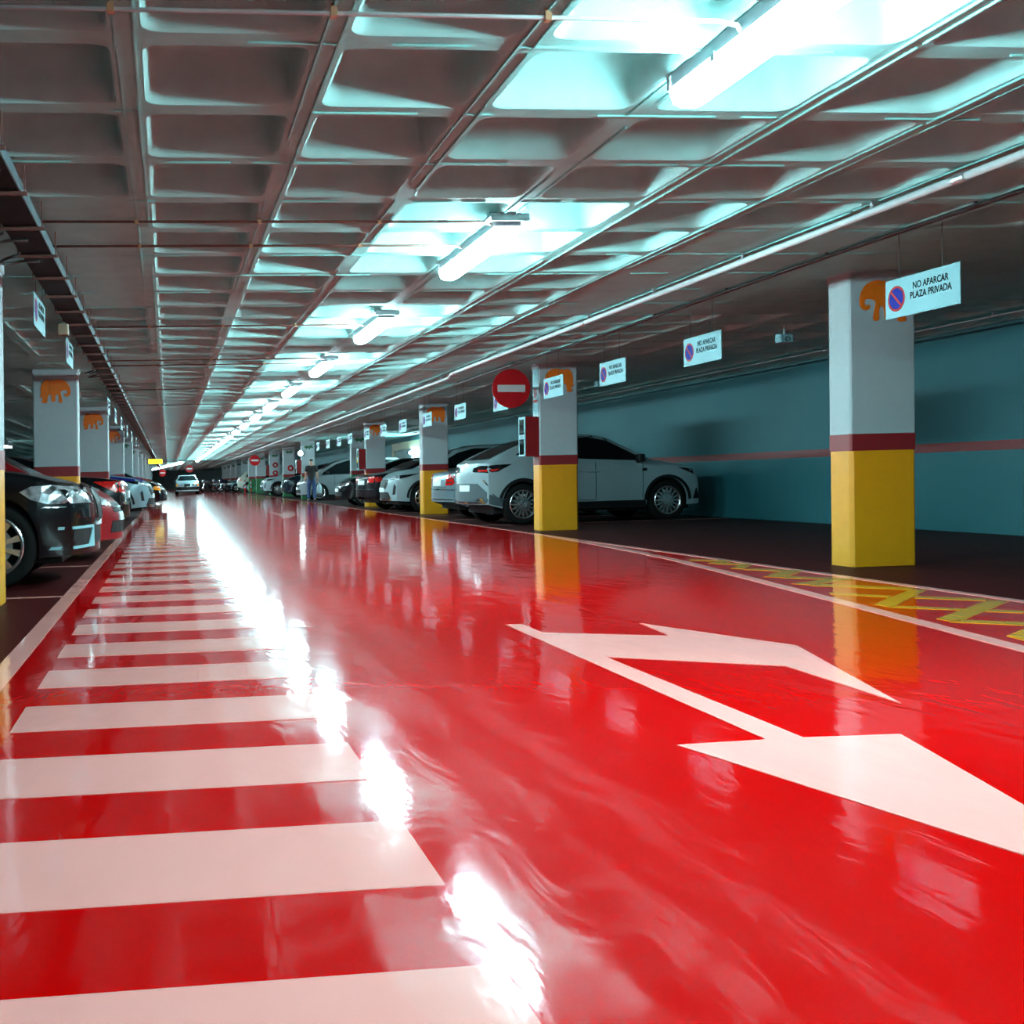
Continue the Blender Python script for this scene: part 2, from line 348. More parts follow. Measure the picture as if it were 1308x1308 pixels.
# formwork seams left proud on the ribs
rid = MB(); rng = random.Random(3)
for ix in range(-1, 7):
    for s in (-0.036, 0.034):
        y = 2.0
        while y < 40:
            L = rng.uniform(0.25, 1.3); x = RX0 + ix*CX + s + rng.uniform(-.004, .004)
            if rng.random() < 0.85: rid.box(x-.004, x+.004, y, y+L, CEIL-.007-rng.random()*.005, CEIL+.002, shear=0)
            y += L + rng.uniform(0, .05)
    for k in range(len(rid.v)): pass
rid.v = [(a, b, c + K*a) for a, b, c in rid.v]
n0 = len(rid.v)
for iy in range(-2, 26):
    x = -1.8
    y = RY0 + iy*CY + 0.012
    while x < 7:
        L = rng.uniform(.1, .6)
        if rng.random() < .7: rid.box(x, x+L, y-.004, y+.004, CEIL-.009, CEIL+.002, shear=K)
        x += L + rng.uniform(0, .25)
part('seam_ridges', rid, M_CONC, ceiling, kind='stuff')

# ------------------------------------------------------------------ columns with emblems
ELE = [(155, 355), (170, 320), (165, 230), (185, 160), (220, 115), (270, 105), (310, 118), (370, 105), (440, 98), (500, 115), (550, 150), (580, 200), (594, 260), (592, 305), (572, 340), (536, 352), (506, 338), (500, 312), (518, 300), (534, 312), (546, 300), (548, 272), (530, 256), (500, 256), (470, 264), (455, 272), (452, 300), (464, 350), (476, 400), (472, 430), (455, 438), (424, 430), (420, 405), (422, 345), (402, 305), (380, 335), (375, 380), (377, 412), (360, 424), (325, 418), (315, 400), (322, 345), (300, 312), (276, 340), (265, 385), (262, 435), (225, 442), (185, 435), (180, 415), (195, 385), (188, 350), (172, 362)]
ELE = [((x-373)/437, (270-z)/437) for x, z in ELE]
CRO = [(-.5, -.02), (-.36, .10), (-.28, .22), (-.2, .24), (-.16, .14), (-.02, .10), (.10, .16), (.30, .15), (.42, .06), (.5, -.06), (.36, -.02), (.30, -.10), (.34, -.2), (.22, -.2), (.14, -.10), (-.04, -.12), (-.06, -.22), (-.17, -.22), (-.16, -.08), (-.28, -.04), (-.34, -.10), (-.42, -.10)]
CRO = [(a, b) for a, b in reversed(CRO)]
def emblem_mesh(poly, sx, size, name, m):
    pts = [(a*sx*size, b*size) for a, b in poly]
    bm = bmesh.new(); vs = [bm.verts.new((a, 0, b)) for a, b in pts]
    for tri in tessellate_polygon([[Vector((a, b, 0)) for a, b in pts]]): bm.faces.new([vs[i] for i in tri])
    r = bmesh.ops.extrude_face_region(bm, geom=bm.faces[:])
    bmesh.ops.translate(bm, verts=[v for v in r['geom'] if isinstance(v, bmesh.types.BMVert)], vec=(0, -0.003, 0))
    bmesh.ops.recalc_face_normals(bm, faces=bm.faces[:])
    me = bpy.data.meshes.new(name); bm.to_mesh(me); bm.free(); me.materials.append(m); return me
ME_E = {1: emblem_mesh(ELE, 1, 0.45, 'elephant_emblem', M_ORANGE), -1: emblem_mesh(ELE, -1, 0.47, 'elephant_emblem', M_ORANGE)}
ME_C = {1: emblem_mesh(CRO, 1, 0.44, 'animal_emblem', M_GREEN), -1: emblem_mesh(CRO, -1, 0.44, 'animal_emblem', M_GREEN)}
COLM = {}
def column(x, y, w, d, side, green, label, group, emblem=True):
    t = thing('column', label, 'column', x, y, tilt=False, group=group)
    key = (w, green)
    if key not in COLM:
        COLM[key] = [MB().chbox(0, w, 0, d, 1.18, CEIL-.06, shear=K).mesh('shaft', M_COLW), MB().chbox(-.003, w+.003, -.003, d+.003, 1.03, 1.18, shear=K).mesh('red_band', M_COLR),
                     MB().chbox(-.002, w+.002, -.002, d+.002, 0.0, 1.03, 0.03, shear=K).mesh('base', M_COLG if green else M_COLY), MB().chbox(-.012, w+.012, -.012, d+.012, CEIL-.06, CEIL+.001, shear=K).mesh('cap', M_COLW)]
    for n, me in zip(('shaft', 'red_band', 'base', 'cap'), COLM[key]): link(n, me, t)
    if emblem:
        e = link('animal_emblem' if green else 'elephant_emblem', (ME_C if green else ME_E)[side], t, (w/2 + (0.02 if side < 0 else 0), -0.0005, 2.36 if side < 0 else 2.30))
    return t
RC = [(6.01, 9.12), (5.79, 16.65), (5.98, 25.4), (6.08, 33.4), (6.95, 41.3), (6.05, 49.6), (6.05, 57.6), (6.08, 65.7), (5.92, 73.8), (6.0, 82), (6.0, 90), (6.0, 98), (6.0, 106), (6, 114), (6, 122)]
RLAB = ['white column with yellow base and orange elephant behind the nearest hanging sign', 'white column with yellow base carrying the red hose cabinet and round no entry sign',
        'white and yellow column between the silver saloon and the white crossover', 'white and yellow column between the white crossover and the grey van',
        'column with green animal emblem standing beside the grey van', 'column with green animal emblem behind the walking person', 'column with one round red notice behind the dark blue car',
        'column with two round red notices behind the white hatchback', 'bright white column with green base beside the red and white posts',
        'first column beyond the green based one on the right', 'second column beyond the green based one on the right', 'third column beyond the green based one on the right',
        'fourth column beyond the green based one on the right', 'fifth column beyond the green based one on the right', 'last column of the right row']
for i, (x, y) in enumerate(RC): column(x, y, 0.62, 0.32, -1, i >= 4, RLAB[i], 'columns of the right row')
LC = [(-1.925, 8.42), (-1.98, 16.5), (-1.97, 24.6), (-1.95, 32.7)] + [(-1.95, 40.8 + 8.1*i) for i in range(7)]
LLAB = ['column cut by the left edge of the view with its yellow base', 'left row column with the largest orange elephant above the black car', 'left row column with the smaller orange elephant, second in view',
        'left row column with a half hidden orange elephant, third in view'] + ['%s green emblem column of the left row' % ORD[i] for i in range(7)]
for i, (x, y) in enumerate(LC): column(x, y, 0.655, 0.33, 1, i >= 4, LLAB[i], 'columns of the left row')

# ------------------------------------------------------------------ lamps
def lamp_proto():
    t = thing('ceiling_light', '', 'ceiling light', 0, 0, group='fluorescent lamps of the aisle row')
    h = MB().box(-.075, .075, -.79, .79, CEIL-.062, CEIL-.003)
    for s in (-1, 1): h.box(-.085*1, .085, s*.79-.012*(s+1), s*.79+.012*(1-s), CEIL-.075, CEIL-.012)
    part('housing', h, M_HOUS, t)
    prof = [(-.072, -.062), (-.082, -.09), (-.066, -.135), (-.03, -.150), (.03, -.150), (.066, -.135), (.082, -.09), (.072, -.062)]
    d = MB(); vs = [(a, yy, CEIL+b) for yy in (-.77, .77) for a, b in prof]; n = len(prof)
    d.add(vs, [(i, i+1, n+i+1, n+i) for i in range(n-1)] + [tuple(range(n)), tuple(range(2*n-1, n-1, -1))])
    part('diffuser', d, M_DIFF, t)
    b = MB().box(-.13, .13, -.83, -.60, CEIL-.022, CEIL-.001).box(-.13, .13, -.835, -.825, CEIL-.05, CEIL-.001)
    part('mounting_plate', b, M_GALV, t)
    for yy in (-.4, .4): part('clip', MB().box(-.082, -.070, yy-.015, yy+.015, CEIL-.09, CEIL-.05), M_GALV, t)
    return t
lamp = lamp_proto(); LY = [3.78 + 4.08*n for n in range(-3, 21)]
vis = 0
for i, y in enumerate(LY):
    o = lamp if i == 0 else copy_tree(lamp)
    move(o, 2.30, y)
    if y < 2: o['label'] = '%s fluorescent lamp behind the viewpoint' % ORD[2-i]
    else:
        o['label'] = ('large fluorescent lamp cut by the top edge of the view' if vis == 0 else '%s fluorescent lamp of the aisle row counted from the top edge' % ORD[vis]); vis += 1
# the row bends away at the far end: one continuous batten
t = thing('strip_light', 'long bright strip of lamps bending away at the far end of the aisle', 'ceiling light', 0, 0, tilt=False)
a, b = Vector((1.15, 92, 2.56)), Vector((-3.0, 150, 2.50))
part('diffuser', MB().tube([a, b], 0.10, 8), M_DIFF2, t); part('housing', MB().tube([a+Vector((0, 0, .12)), b+Vector((0, 0, .12))], 0.06, 6), M_HOUS, t)

# conduits that feed the lamps, across the ribs
def conduit(y, x1, z, m, label):
    t = thing('conduit', label, 'conduit', 0, y)
    p = [(-0.82, 0, z), (x1-.10, 0, z), (x1-.02, .02, z-.005), (x1+.01, .05, z-.012)]
    part('pipe', MB().tube(p, 0.009, 8), m, t, smooth=True)
    for ix in range(0, int((x1-RX0)/CX)+1):
        x = RX0 + ix*CX
        part('clip', MB().box(x-.012, x+.012, -.015, .015, z-.013, z+.013).box(x-.009, x+.009, -.006, .006, z+.01, CEIL+.001), M_BRASS, t)
    return t
ci = 0
for y, z, m, lab in ((3.93, CEIL-.035, M_PIPE, 'pale conduit along the top edge feeding the nearest lamp'), (7.18, CEIL-.02, M_RUST, 'rusty conduit meeting the near end of the second lamp'), (7.92, CEIL-.02, M_RUST, 'rusty conduit meeting the middle of the second lamp'),
                     (12.0, CEIL-.02, M_RUST, 'rusty conduit feeding the third lamp'), (15.3, CEIL-.02, M_RUST, 'nearer of two rusty conduits feeding the fourth lamp'), (15.95, CEIL-.02, M_RUST, 'farther of two rusty conduits feeding the fourth lamp'),
                     (20.1, CEIL-.02, M_RUST, 'rusty conduit feeding the fifth lamp'), (24.1, CEIL-.02, M_RUST, 'rusty conduit feeding the sixth lamp')):
    conduit(y, 2.22, z, m, lab)

# cable tray on the left
t = thing('cable_tray', 'long dark cable tray hung under the ceiling along the left bays', 'cable tray', -0.83, 0)
part('tray_floor', MB().box(-.10, .10, 1.0, 120, 2.47, 2.474), M_TRAY, t)
for s in (-1, 1): part('side_rail', MB().box(s*.10-.004, s*.10+.004, 1.0, 120, 2.462, 2.53), M_TRAYRAIL if s > 0 else M_TRAY, t, label='blue grey side rail' if s > 0 else None)
me_br = MB().box(-.13, .14, -.014, .014, 2.445, 2.462).box(-.128, -.12, -.006, .006, 2.455, CEIL).box(.12, .128, -.006, .006, 2.455, CEIL).mesh('hanger', M_RUST)
for i in range(60): link('hanger', me_br, t, (0, 3.5 + .81*i, 0))
for i, (x, r) in enumerate(((-.06, .016), (-.02, .02), (.03, .014), (.06, .018))):
    part('cable', MB().tube([(x + .012*math.sin(j*1.7+i), 1 + j*2.0, 2.474+r) for j in range(60)], r, 6), M_BLACK, t, smooth=True)
for y, g in ((6.95, 0), (7.6, 1), (15.2, 2), (15.8, 3)):
    p = [(-.76+.70, y+.12, 2.44)] + [(-.12 - .13*math.sin(a), y + .1*math.cos(a)*-1, 2.45 - .03*math.sin(a)) for a in [i*math.pi/10 for i in range(11)]] + [(.0, y+.1, 2.45)]
    part('cable_loop', MB().tube(p[1:], .010, 6), M_BLACK, t, smooth=True)
# small junction boxes hung beside the tray
t = thing('junction_box', 'small tan junction box under the cable tray by the first left sign', 'box', -0.98, 10.6, tilt=False)
part('housing', MB().chbox(-.05, .05, -.06, .06, 2.33, 2.43, .01), M_BEIGE, t); part('stem', MB().tube([(0, 0, 2.43), (0, 0, CEIL)], .008, 6), M_RUST, t)
# pipe and cable on the right
t = thing('water_pipe', 'pale pipe running lengthwise under the ceiling before the right columns', 'pipe', 4.62, 0)
part('pipe', MB().tube([(0, 1, 2.55), (0, 17.4, 2.55), (.0, 17.55, 2.50), (0, 120, 2.50)], .024, 10), M_PIPE, t, smooth=True)
me_cp = MB().lathe([(-.05, .024), (-.05, .033), (.05, .033), (.05, .024)], 12, 'y').mesh('coupling', M_GALV)
me_hg = MB().box(-.008, .008, -.012, .012, .024, .075).mesh('pipe_clip', M_GALV)
for y in (5.9, 11.7, 17.2, 23.2, 29, 35): link('coupling', me_cp, t, (0, y, 2.55 if y < 17.4 else 2.50))
for i in range(22): link('pipe_clip', me_hg, t, (0, 3.46+.81*2*i, 2.55 if 3.46+1.62*i < 17.4 else 2.50))
t = thing('ceiling_cable', 'thin black cable run along the ceiling above the hanging signs', 'cable', 5.36, 0)
part('cable', MB().tube([(.03*math.sin(i*1.3), 1+i*2.0, 2.588) for i in range(50)], .018, 6), M_BLACK, t, smooth=True)
me_cl = MB().box(-.012, .012, -.008, .008, 2.575, CEIL).mesh('clip', M_BLACK)
for i in range(24): link('clip', me_cl, t, (.03*math.sin(((3.46+1.62*i)-1)/2*1.3), 3.46+1.62*i, 0))
t = thing('wall_conduit', 'thin grey conduit close to the blue wall under the ceiling', 'conduit', 9.4, 0)
part('pipe', MB().tube([(0, 1, 2.56), (0, 60, 2.56)], .014, 6), M_GALV, t, smooth=True)
for i in range(14): part('clip', MB().box(-.01, .01, 3.46+1.62*i-.01, 3.46+1.62*i+.01, 2.55, CEIL), M_GALV, t)

# ------------------------------------------------------------------ hanging signs
def text_mesh(body, size, name):
    cu = bpy.data.curves.new(name, 'FONT'); cu.body = body; cu.align_x = 'CENTER'; cu.size = size; cu.extrude = 0.0006; cu.space_line = 1.0; cu.offset = 0.0012; cu.resolution_u = 3
    ob = bpy.data.objects.new(name, cu); C.objects.link(ob)
    dg = bpy.context.evaluated_depsgraph_get(); me = bpy.data.meshes.new_from_object(ob.evaluated_get(dg))
    bpy.data.objects.remove(ob); bpy.data.curves.remove(cu)
    for v in me.vertices: v.co = (v.co.x, -v.co.z, v.co.y)
    xs = [v.co.x for v in me.vertices]; zs = [v.co.z for v in me.vertices]; kx = .43/(max(xs)-min(xs)); mz = (max(zs)+min(zs))/2; mx = (max(xs)+min(xs))/2
    for v in me.vertices: v.co.x = (v.co.x-mx)*kx; v.co.z = (v.co.z-mz)*.122/(max(zs)-min(zs))
    me.materials.clear(); me.materials.append(M_INK); me.name = name
    return me
def disc(r, y0, y1, n=28, cx=0, cz=0): return [(cx + r*math.cos(2*math.pi*i/n), cz + r*math.sin(2*math.pi*i/n)) for i in range(n)]
ME_TXT = text_mesh('NO APARCAR\nPLAZA PRIVADA', 0.074, 'lettering')
SW, SH = 0.79, 0.29
def sign_proto():
    t = thing('hanging_sign', '', 'sign', 0, 0, tilt=False, group='NO APARCAR signs over the bays')
    part('panel', MB().chbox(-SW/2, SW/2, 0, .006, -SH/2, SH/2, .001), M_SIGN, t)
    s = MB(); s.plate(disc(.096, 0, 0), -.0012, 0, 0); s.plate(disc(.078, 0, 0), -.002, -.001, 1)
    c, n = math.cos(math.radians(45)), .009
    s.plate([(-.082*c - n*c, .082*c - n*c), (.082*c - n*c, -.082*c - n*c), (.082*c + n*c, -.082*c + n*c), (-.082*c + n*c, .082*c + n*c)], -.003, -.0018, 0)
    o = part('no_parking_symbol', s, [M_SRED, M_SBLUE], t, loc=(-.27, -.0005, -.003))
    link('lettering', ME_TXT, t, (.10, -.0012, .030))
    for x in (-.24, .22): part('wire', MB().tube([(x, .003, 0), (x, .003, 1.0)], .0025, 5), M_BLACK, t, loc=(0, 0, SH/2-.01))
    return t
sg = sign_proto(); used = False
RS = [(7.66, 2.185), (11.05, 2.17), (13.40, 2.16), (15.55, 2.16), (18.1, 2.13), (20.7, 2.13), (23.4, 2.13), (25.9, 2.12), (28.3, 2.13), (30.7, 2.13), (33.6, 2.12), (35.8, 2.12), (38.3, 2.12), (40.9, 2.12)]
RSL = ['large NO APARCAR PLAZA PRIVADA sign in front of the nearest right column', 'NO APARCAR sign hung left of the nearest right column', 'NO APARCAR sign hung over the nose of the white coupe SUV, third from the front',
       'NO APARCAR sign in front of the column with the round no entry sign', 'NO APARCAR sign mostly hidden behind the round no entry sign']
def place_sign(x, y, z, h, label, wire_top):
    global used
    o = sg if not used else copy_tree(sg)
    used = True
    move(o, x, y, z, h, False); o['label'] = label
    for c in o.children:
        if c.name.startswith('wire'): c.scale = (1, 1, CEIL-.001-z-SH/2+.01)
    return o
for i, (y, z) in enumerate(RS):
    place_sign(5.45, y*.97, .9+(z-.9)*.97, -math.pi/2, RSL[i] if i < len(RSL) else '%s NO APARCAR sign of the right row counted from the front' % ORD[i], 0)
LS = [(9.3, 2.33), (12.1, 2.34), (20.0, 2.3), (22.6, 2.28), (25.4, 2.28), (29, 2.28), (32.5, 2.28), (37, 2.28)]
for i, (y, z) in enumerate(LS):
    place_sign(-1.05, y, z, math.pi/2, ('%s NO APARCAR sign of the left row under the cable tray' % ORD[i]), 0)

# round no-entry signs
def no_entry(x, y, z, r, label, arm=0.12, h=0.0, hung=False):
    t = thing('no_entry_sign', label, 'sign', x, y, z, h, tilt=False, group='round no entry signs')
    d = MB(); d.lathe([(-.004, 0.0001), (-.004, r-.004), (0, r), (.012, r), (.014, r-.01), (.014, .0001)], 40, 'y'); part('disc', d, M_SRED, t)
    part('bar', MB().box(-r*.72, r*.72, -.0065, -.003, -r*.18, r*.18), M_SWHITE, t)
    if hung:
        for xx in (-.1, .1): part('hanger', MB().tube([(xx, .02, r-.08), (xx, .02, CEIL-z-.001)], .010, 6), M_GALV, t)
    else: part('bracket', MB().box(r-.06, r+arm, .012, .03, -.02, .02).box(r+arm-.012, r+arm, .0, .04, -.08, .08), M_GALV, t)
    return t
no_entry(5.335, 16.62, 2.235, 0.305, 'large round no entry sign fixed to the column with the hose cabinet', arm=.145)
no_entry(4.9, 62.0, 2.04, 0.30, 'round no entry sign over the cream car far along the aisle', arm=.9)
no_entry(1.62, 84.0, 1.92, 0.30, 'round no entry sign hanging above the oncoming white saloon', hung=True)
no_entry(-0.55, 108, 1.85, 0.34, 'farthest round no entry sign at the bend of the aisle', hung=True)


# hose cabinets, pictogram, notices
def hose_cabinet(x, y, label, detailed=True):
    t = thing('hose_cabinet', label, 'cabinet', x, y, 0, tilt=False, group='red hose cabinets on the columns')
    part('box', MB().chbox(-.22, 0, 0, .30, 1.17, 1.79, .006), M_CABRED, t)
    f = part('door', MB().box(-.235, -.22, .0, .30, 1.17, 1.79), M_SIGN, t, label='white framed door')
    part('pane', MB().box(-.238, -.234, .04, .26, 1.51, 1.75), M_GLASS, f); part('pane', MB().box(-.238, -.234, .04, .26, 1.20, 1.44), M_GLASS, f)
    part('latch', MB().box(-.245, -.235, .13, .17, 1.46, 1.49), M_CHROME, f)
    return t
hose_cabinet(5.79, 16.66, 'red hose cabinet with white glazed door on the no entry column')
hose_cabinet(6.08, 33.42, 'red hose cabinet on the column by the grey van')
hose_cabinet(6.05, 49.62, 'red hose cabinet beside the walking person')
hose_cabinet(6.08, 65.8, 'red hose cabinet beyond the white hatchback')
t = thing('pictogram_panel', 'white panel with a red hose reel pictogram above the hose cabinet', 'sign', 5.785, 16.80, 0, -math.pi/2, tilt=False)
part('panel', MB().box(-.13, .13, -.004, 0, 1.86, 2.55), M_SIGN, t)
p = MB(); p.plate([(-.10, 2.02), (.10, 2.02), (.10, 2.06), (-.10, 2.06)], -.007, -.003)
for a0 in (0,):
    pts = [(.07*math.cos(a), 2.16+.07*math.sin(a)) for a in [i*math.pi/12 for i in range(-3, 20)]]
    pts2 = [(.045*math.cos(a), 2.16+.045*math.sin(a)) for a in [i*math.pi/12 for i in range(19, -4, -1)]]
    p.plate(pts+pts2, -.007, -.003)
p.plate(disc(.022, 0, 0, 14, 0, 2.16), -.007, -.003)
part('pictogram', p, M_SRED, t)
def notice(x, y, z, label):
    t = thing('round_notice', label, 'sign', x, y, z, tilt=False, group='round red notices')
    part('disc', MB().plate(disc(.16, 0, 0, 24), -.006, 0), M_SRED, t); part('centre', MB().plate(disc(.07, 0, 0, 16), -.009, -.005), M_COLW, t)
notice(6.44, 57.59, 1.50, 'round red notice alone on the column behind the dark blue car')
notice(6.42, 65.69, 1.80, 'upper round red notice of the pair on one column'); notice(6.42, 65.69, 1.32, 'lower round red notice of the pair on one column')
# detectors
def detector(x, y, label):
    t = thing('security_camera', label, 'camera', x, y, tilt=False, group='small ceiling cameras')
    part('stem', MB().tube([(0, 0, 2.50), (0, 0, CEIL)], .012, 8), M_PIPE, t)
    part('housing', MB().chbox(-.09, .09, -.06, .06, 2.40, 2.50, .015), M_SIGN, t); part('lens', MB().lathe([(-.075, .025), (-.06, .03), (-.055, .03)], 12, 'y', (0, 0, 2.44)), M_BLACK, t)
detector(7.40, 12.5, 'small white camera under the ceiling left of the nearest right column'); detector(7.6, 18.65, 'small white camera under the ceiling right of the no entry column')
# lit things far off
t = thing('hanging_lit_sign', 'small yellow lit sign hanging at the far left of the aisle', 'sign', -0.82, 72, 2.30, tilt=False)
part('panel', MB().chbox(-.45, .45, -.05, .05, -.15, .15, .03), M_YLIT, t); part('arrow', MB().plate([(.25, -.04), (.33, 0), (.25, .04)], -.058, -.049), M_INK, t)
for x in (-.3, .3): part('hanger', MB().tube([(x, 0, .15), (x, 0, .33)], .012, 6), M_BLACK, t)
t = thing('bulkhead_lamp', 'small round glowing lamp beside the head of the walking person', 'wall lamp', 5.98, 49.4, 2.08, tilt=False)
part('base', MB().lathe([(.0, .0001), (0, .13), (.03, .13), (.03, .0001)], 20, 'y', (0, -.02, 0)), M_HOUS, t)
part('globe', MB().lathe([(-.02, .11), (-.07, .10), (-.10, .06), (-.115, .001)], 20, 'y'), M_DIFF2, t)
part('arm', MB().box(0, .09, .0, .24, -.03, .03), M_HOUS, t)
# lit recess with beige frame on the right wall
t = thing('doorway_recess', 'beige framed lit recess in the wall behind the white crossover', 'doorway', XR, 46.0)
part('frame', MB().box(-.1, 0, -4.0, -3.6, 0, 2.3).box(-.1, 0, 2.6, 3.0, 0, 2.3).box(-.1, 0, -4.0, 3.0, 2.08, 2.4), M_BEIGE, t)
part('back_panel', MB().box(-.02, -.004, -3.6, 2.6, 0, 2.08), M_WALLG, t)
t = thing('wall_lamp', 'fluorescent lamp glowing inside the beige framed recess', 'wall lamp', XR-.12, 44.6, 1.90)
part('diffuser', MB().tube([(0, -2.0, 0), (0, .6, 0)], .07, 10), M_DIFF, t); part('housing', MB().box(.03, .10, -2.05, .65, -.06, .06), M_HOUS, t)
t = thing('ceiling_light', 'added dim lamp standing for lit coffers beside the column with the largest elephant', 'ceiling light', -6.2, 42, 2.42)  # added lamp, stands in for cyan light on far coffers
part('diffuser', MB().box(-.3, .3, -.6, .6, -.05, 0), M_DIFF2, t); part('housing', MB().box(-.32, .32, -.62, .62, 0, .19), M_HOUS, t)
# delineator posts
for i, (x, lab) in enumerate(((5.45, 'left one of two red and white posts by the green column'), (5.88, 'right one of two red and white posts by the green column'))):
    t = thing('delineator_post', lab, 'post', x, 78.0, group='red and white posts')
    part('base', MB().lathe([(0, .0001), (0, .12), (.03, .11), (.05, .05)], 16, 'z'), M_TRIM, t)
    part('shaft', MB().lathe([(.04, .045), (.92, .045), (.93, .0001)], 12, 'z'), M_SRED, t)
    for z in (.38, .66): part('white_band', MB().lathe([(z, .047), (z+.16, .047)], 12, 'z'), M_SIGN, t)

# ------------------------------------------------------------------ cars
def smooth01(t): t = max(0, min(1, t)); return t*t*(3-2*t)
WHEEL = {}
def wheel_meshes(R, spokes, style):
    key = (R, spokes, style)
    if key in WHEEL: return WHEEL[key]
    w = 0.22; rr = R*0.70
    ty = MB().lathe([(-w/2+.02, rr), (-w/2, rr+.02), (-w/2, R-.03), (-w/2+.03, R), (w/2-.03, R), (w/2, R-.03), (w/2, rr+.02), (w/2-.02, rr)], 36, 'y')
    rm = MB().lathe([(-w/2+.005, rr+.008), (-w/2-.004, rr-.004), (-w/2+.012, rr-.022), (w/2-.03, rr-.03)], 36, 'y')
    rm.lathe([(-w/2+.02, .0001), (-w/2+.02, .05), (-w/2+.035, .065)], 20, 'y')
    for k in range(spokes):
        a = 2*math.pi*k/spokes
        for da in ((-.10, .10) if style == 'twin' else (0,)):
            c, s = math.cos(a), math.sin(a); hw = .020 if style == 'twin' else .016 if style == 'thin' else .045
            o = [(.05, -hw*.9), (.05, hw*.9), (rr-.01, hw*1.0), (rr-.01, -hw*1.0)]
            if style == 'twin': o = [(.05, -.03 if da < 0 else .005), (.05, -.005 if da < 0 else .03), (rr-.01, .075*(1 if da > 0 else -1) + .035), (rr-.01, .075*(1 if da > 0 else -1) - .03)]
            if style == 'star': o = [(.05, -.03), (.05, .03), (rr-.01, .075), (rr-.01, -.005)] if k % 2 else [(.05, -.03), (.05, .03), (rr-.01, .005), (rr-.01, -.075)]
            vs = [(p*c - q*s, -w/2+.022 - .012*(p < .1), p*s + q*c) for p, q in o] + [(p*c - q*s, -w/2+.05, p*s + q*c) for p, q in o]
            rm.add(vs, [(0, 1, 2, 3), (0, 4, 5, 1), (1, 5, 6, 2), (2, 6, 7, 3), (3, 7, 4, 0)])
    dr = MB().lathe([(-w/2+.07, .0001), (-w/2+.07, rr*.62), (-w/2+.085, rr*.62)], 24, 'y').box(-.06, .06, -w/2+.055, -w/2+.1, rr*.42, rr*.72)
    WHEEL[key] = (ty.mesh('wheel', M_RUB, True), rm.mesh('rim', M_ALLOY), dr.mesh('brake_disc', M_GALV))
    return WHEEL[key]

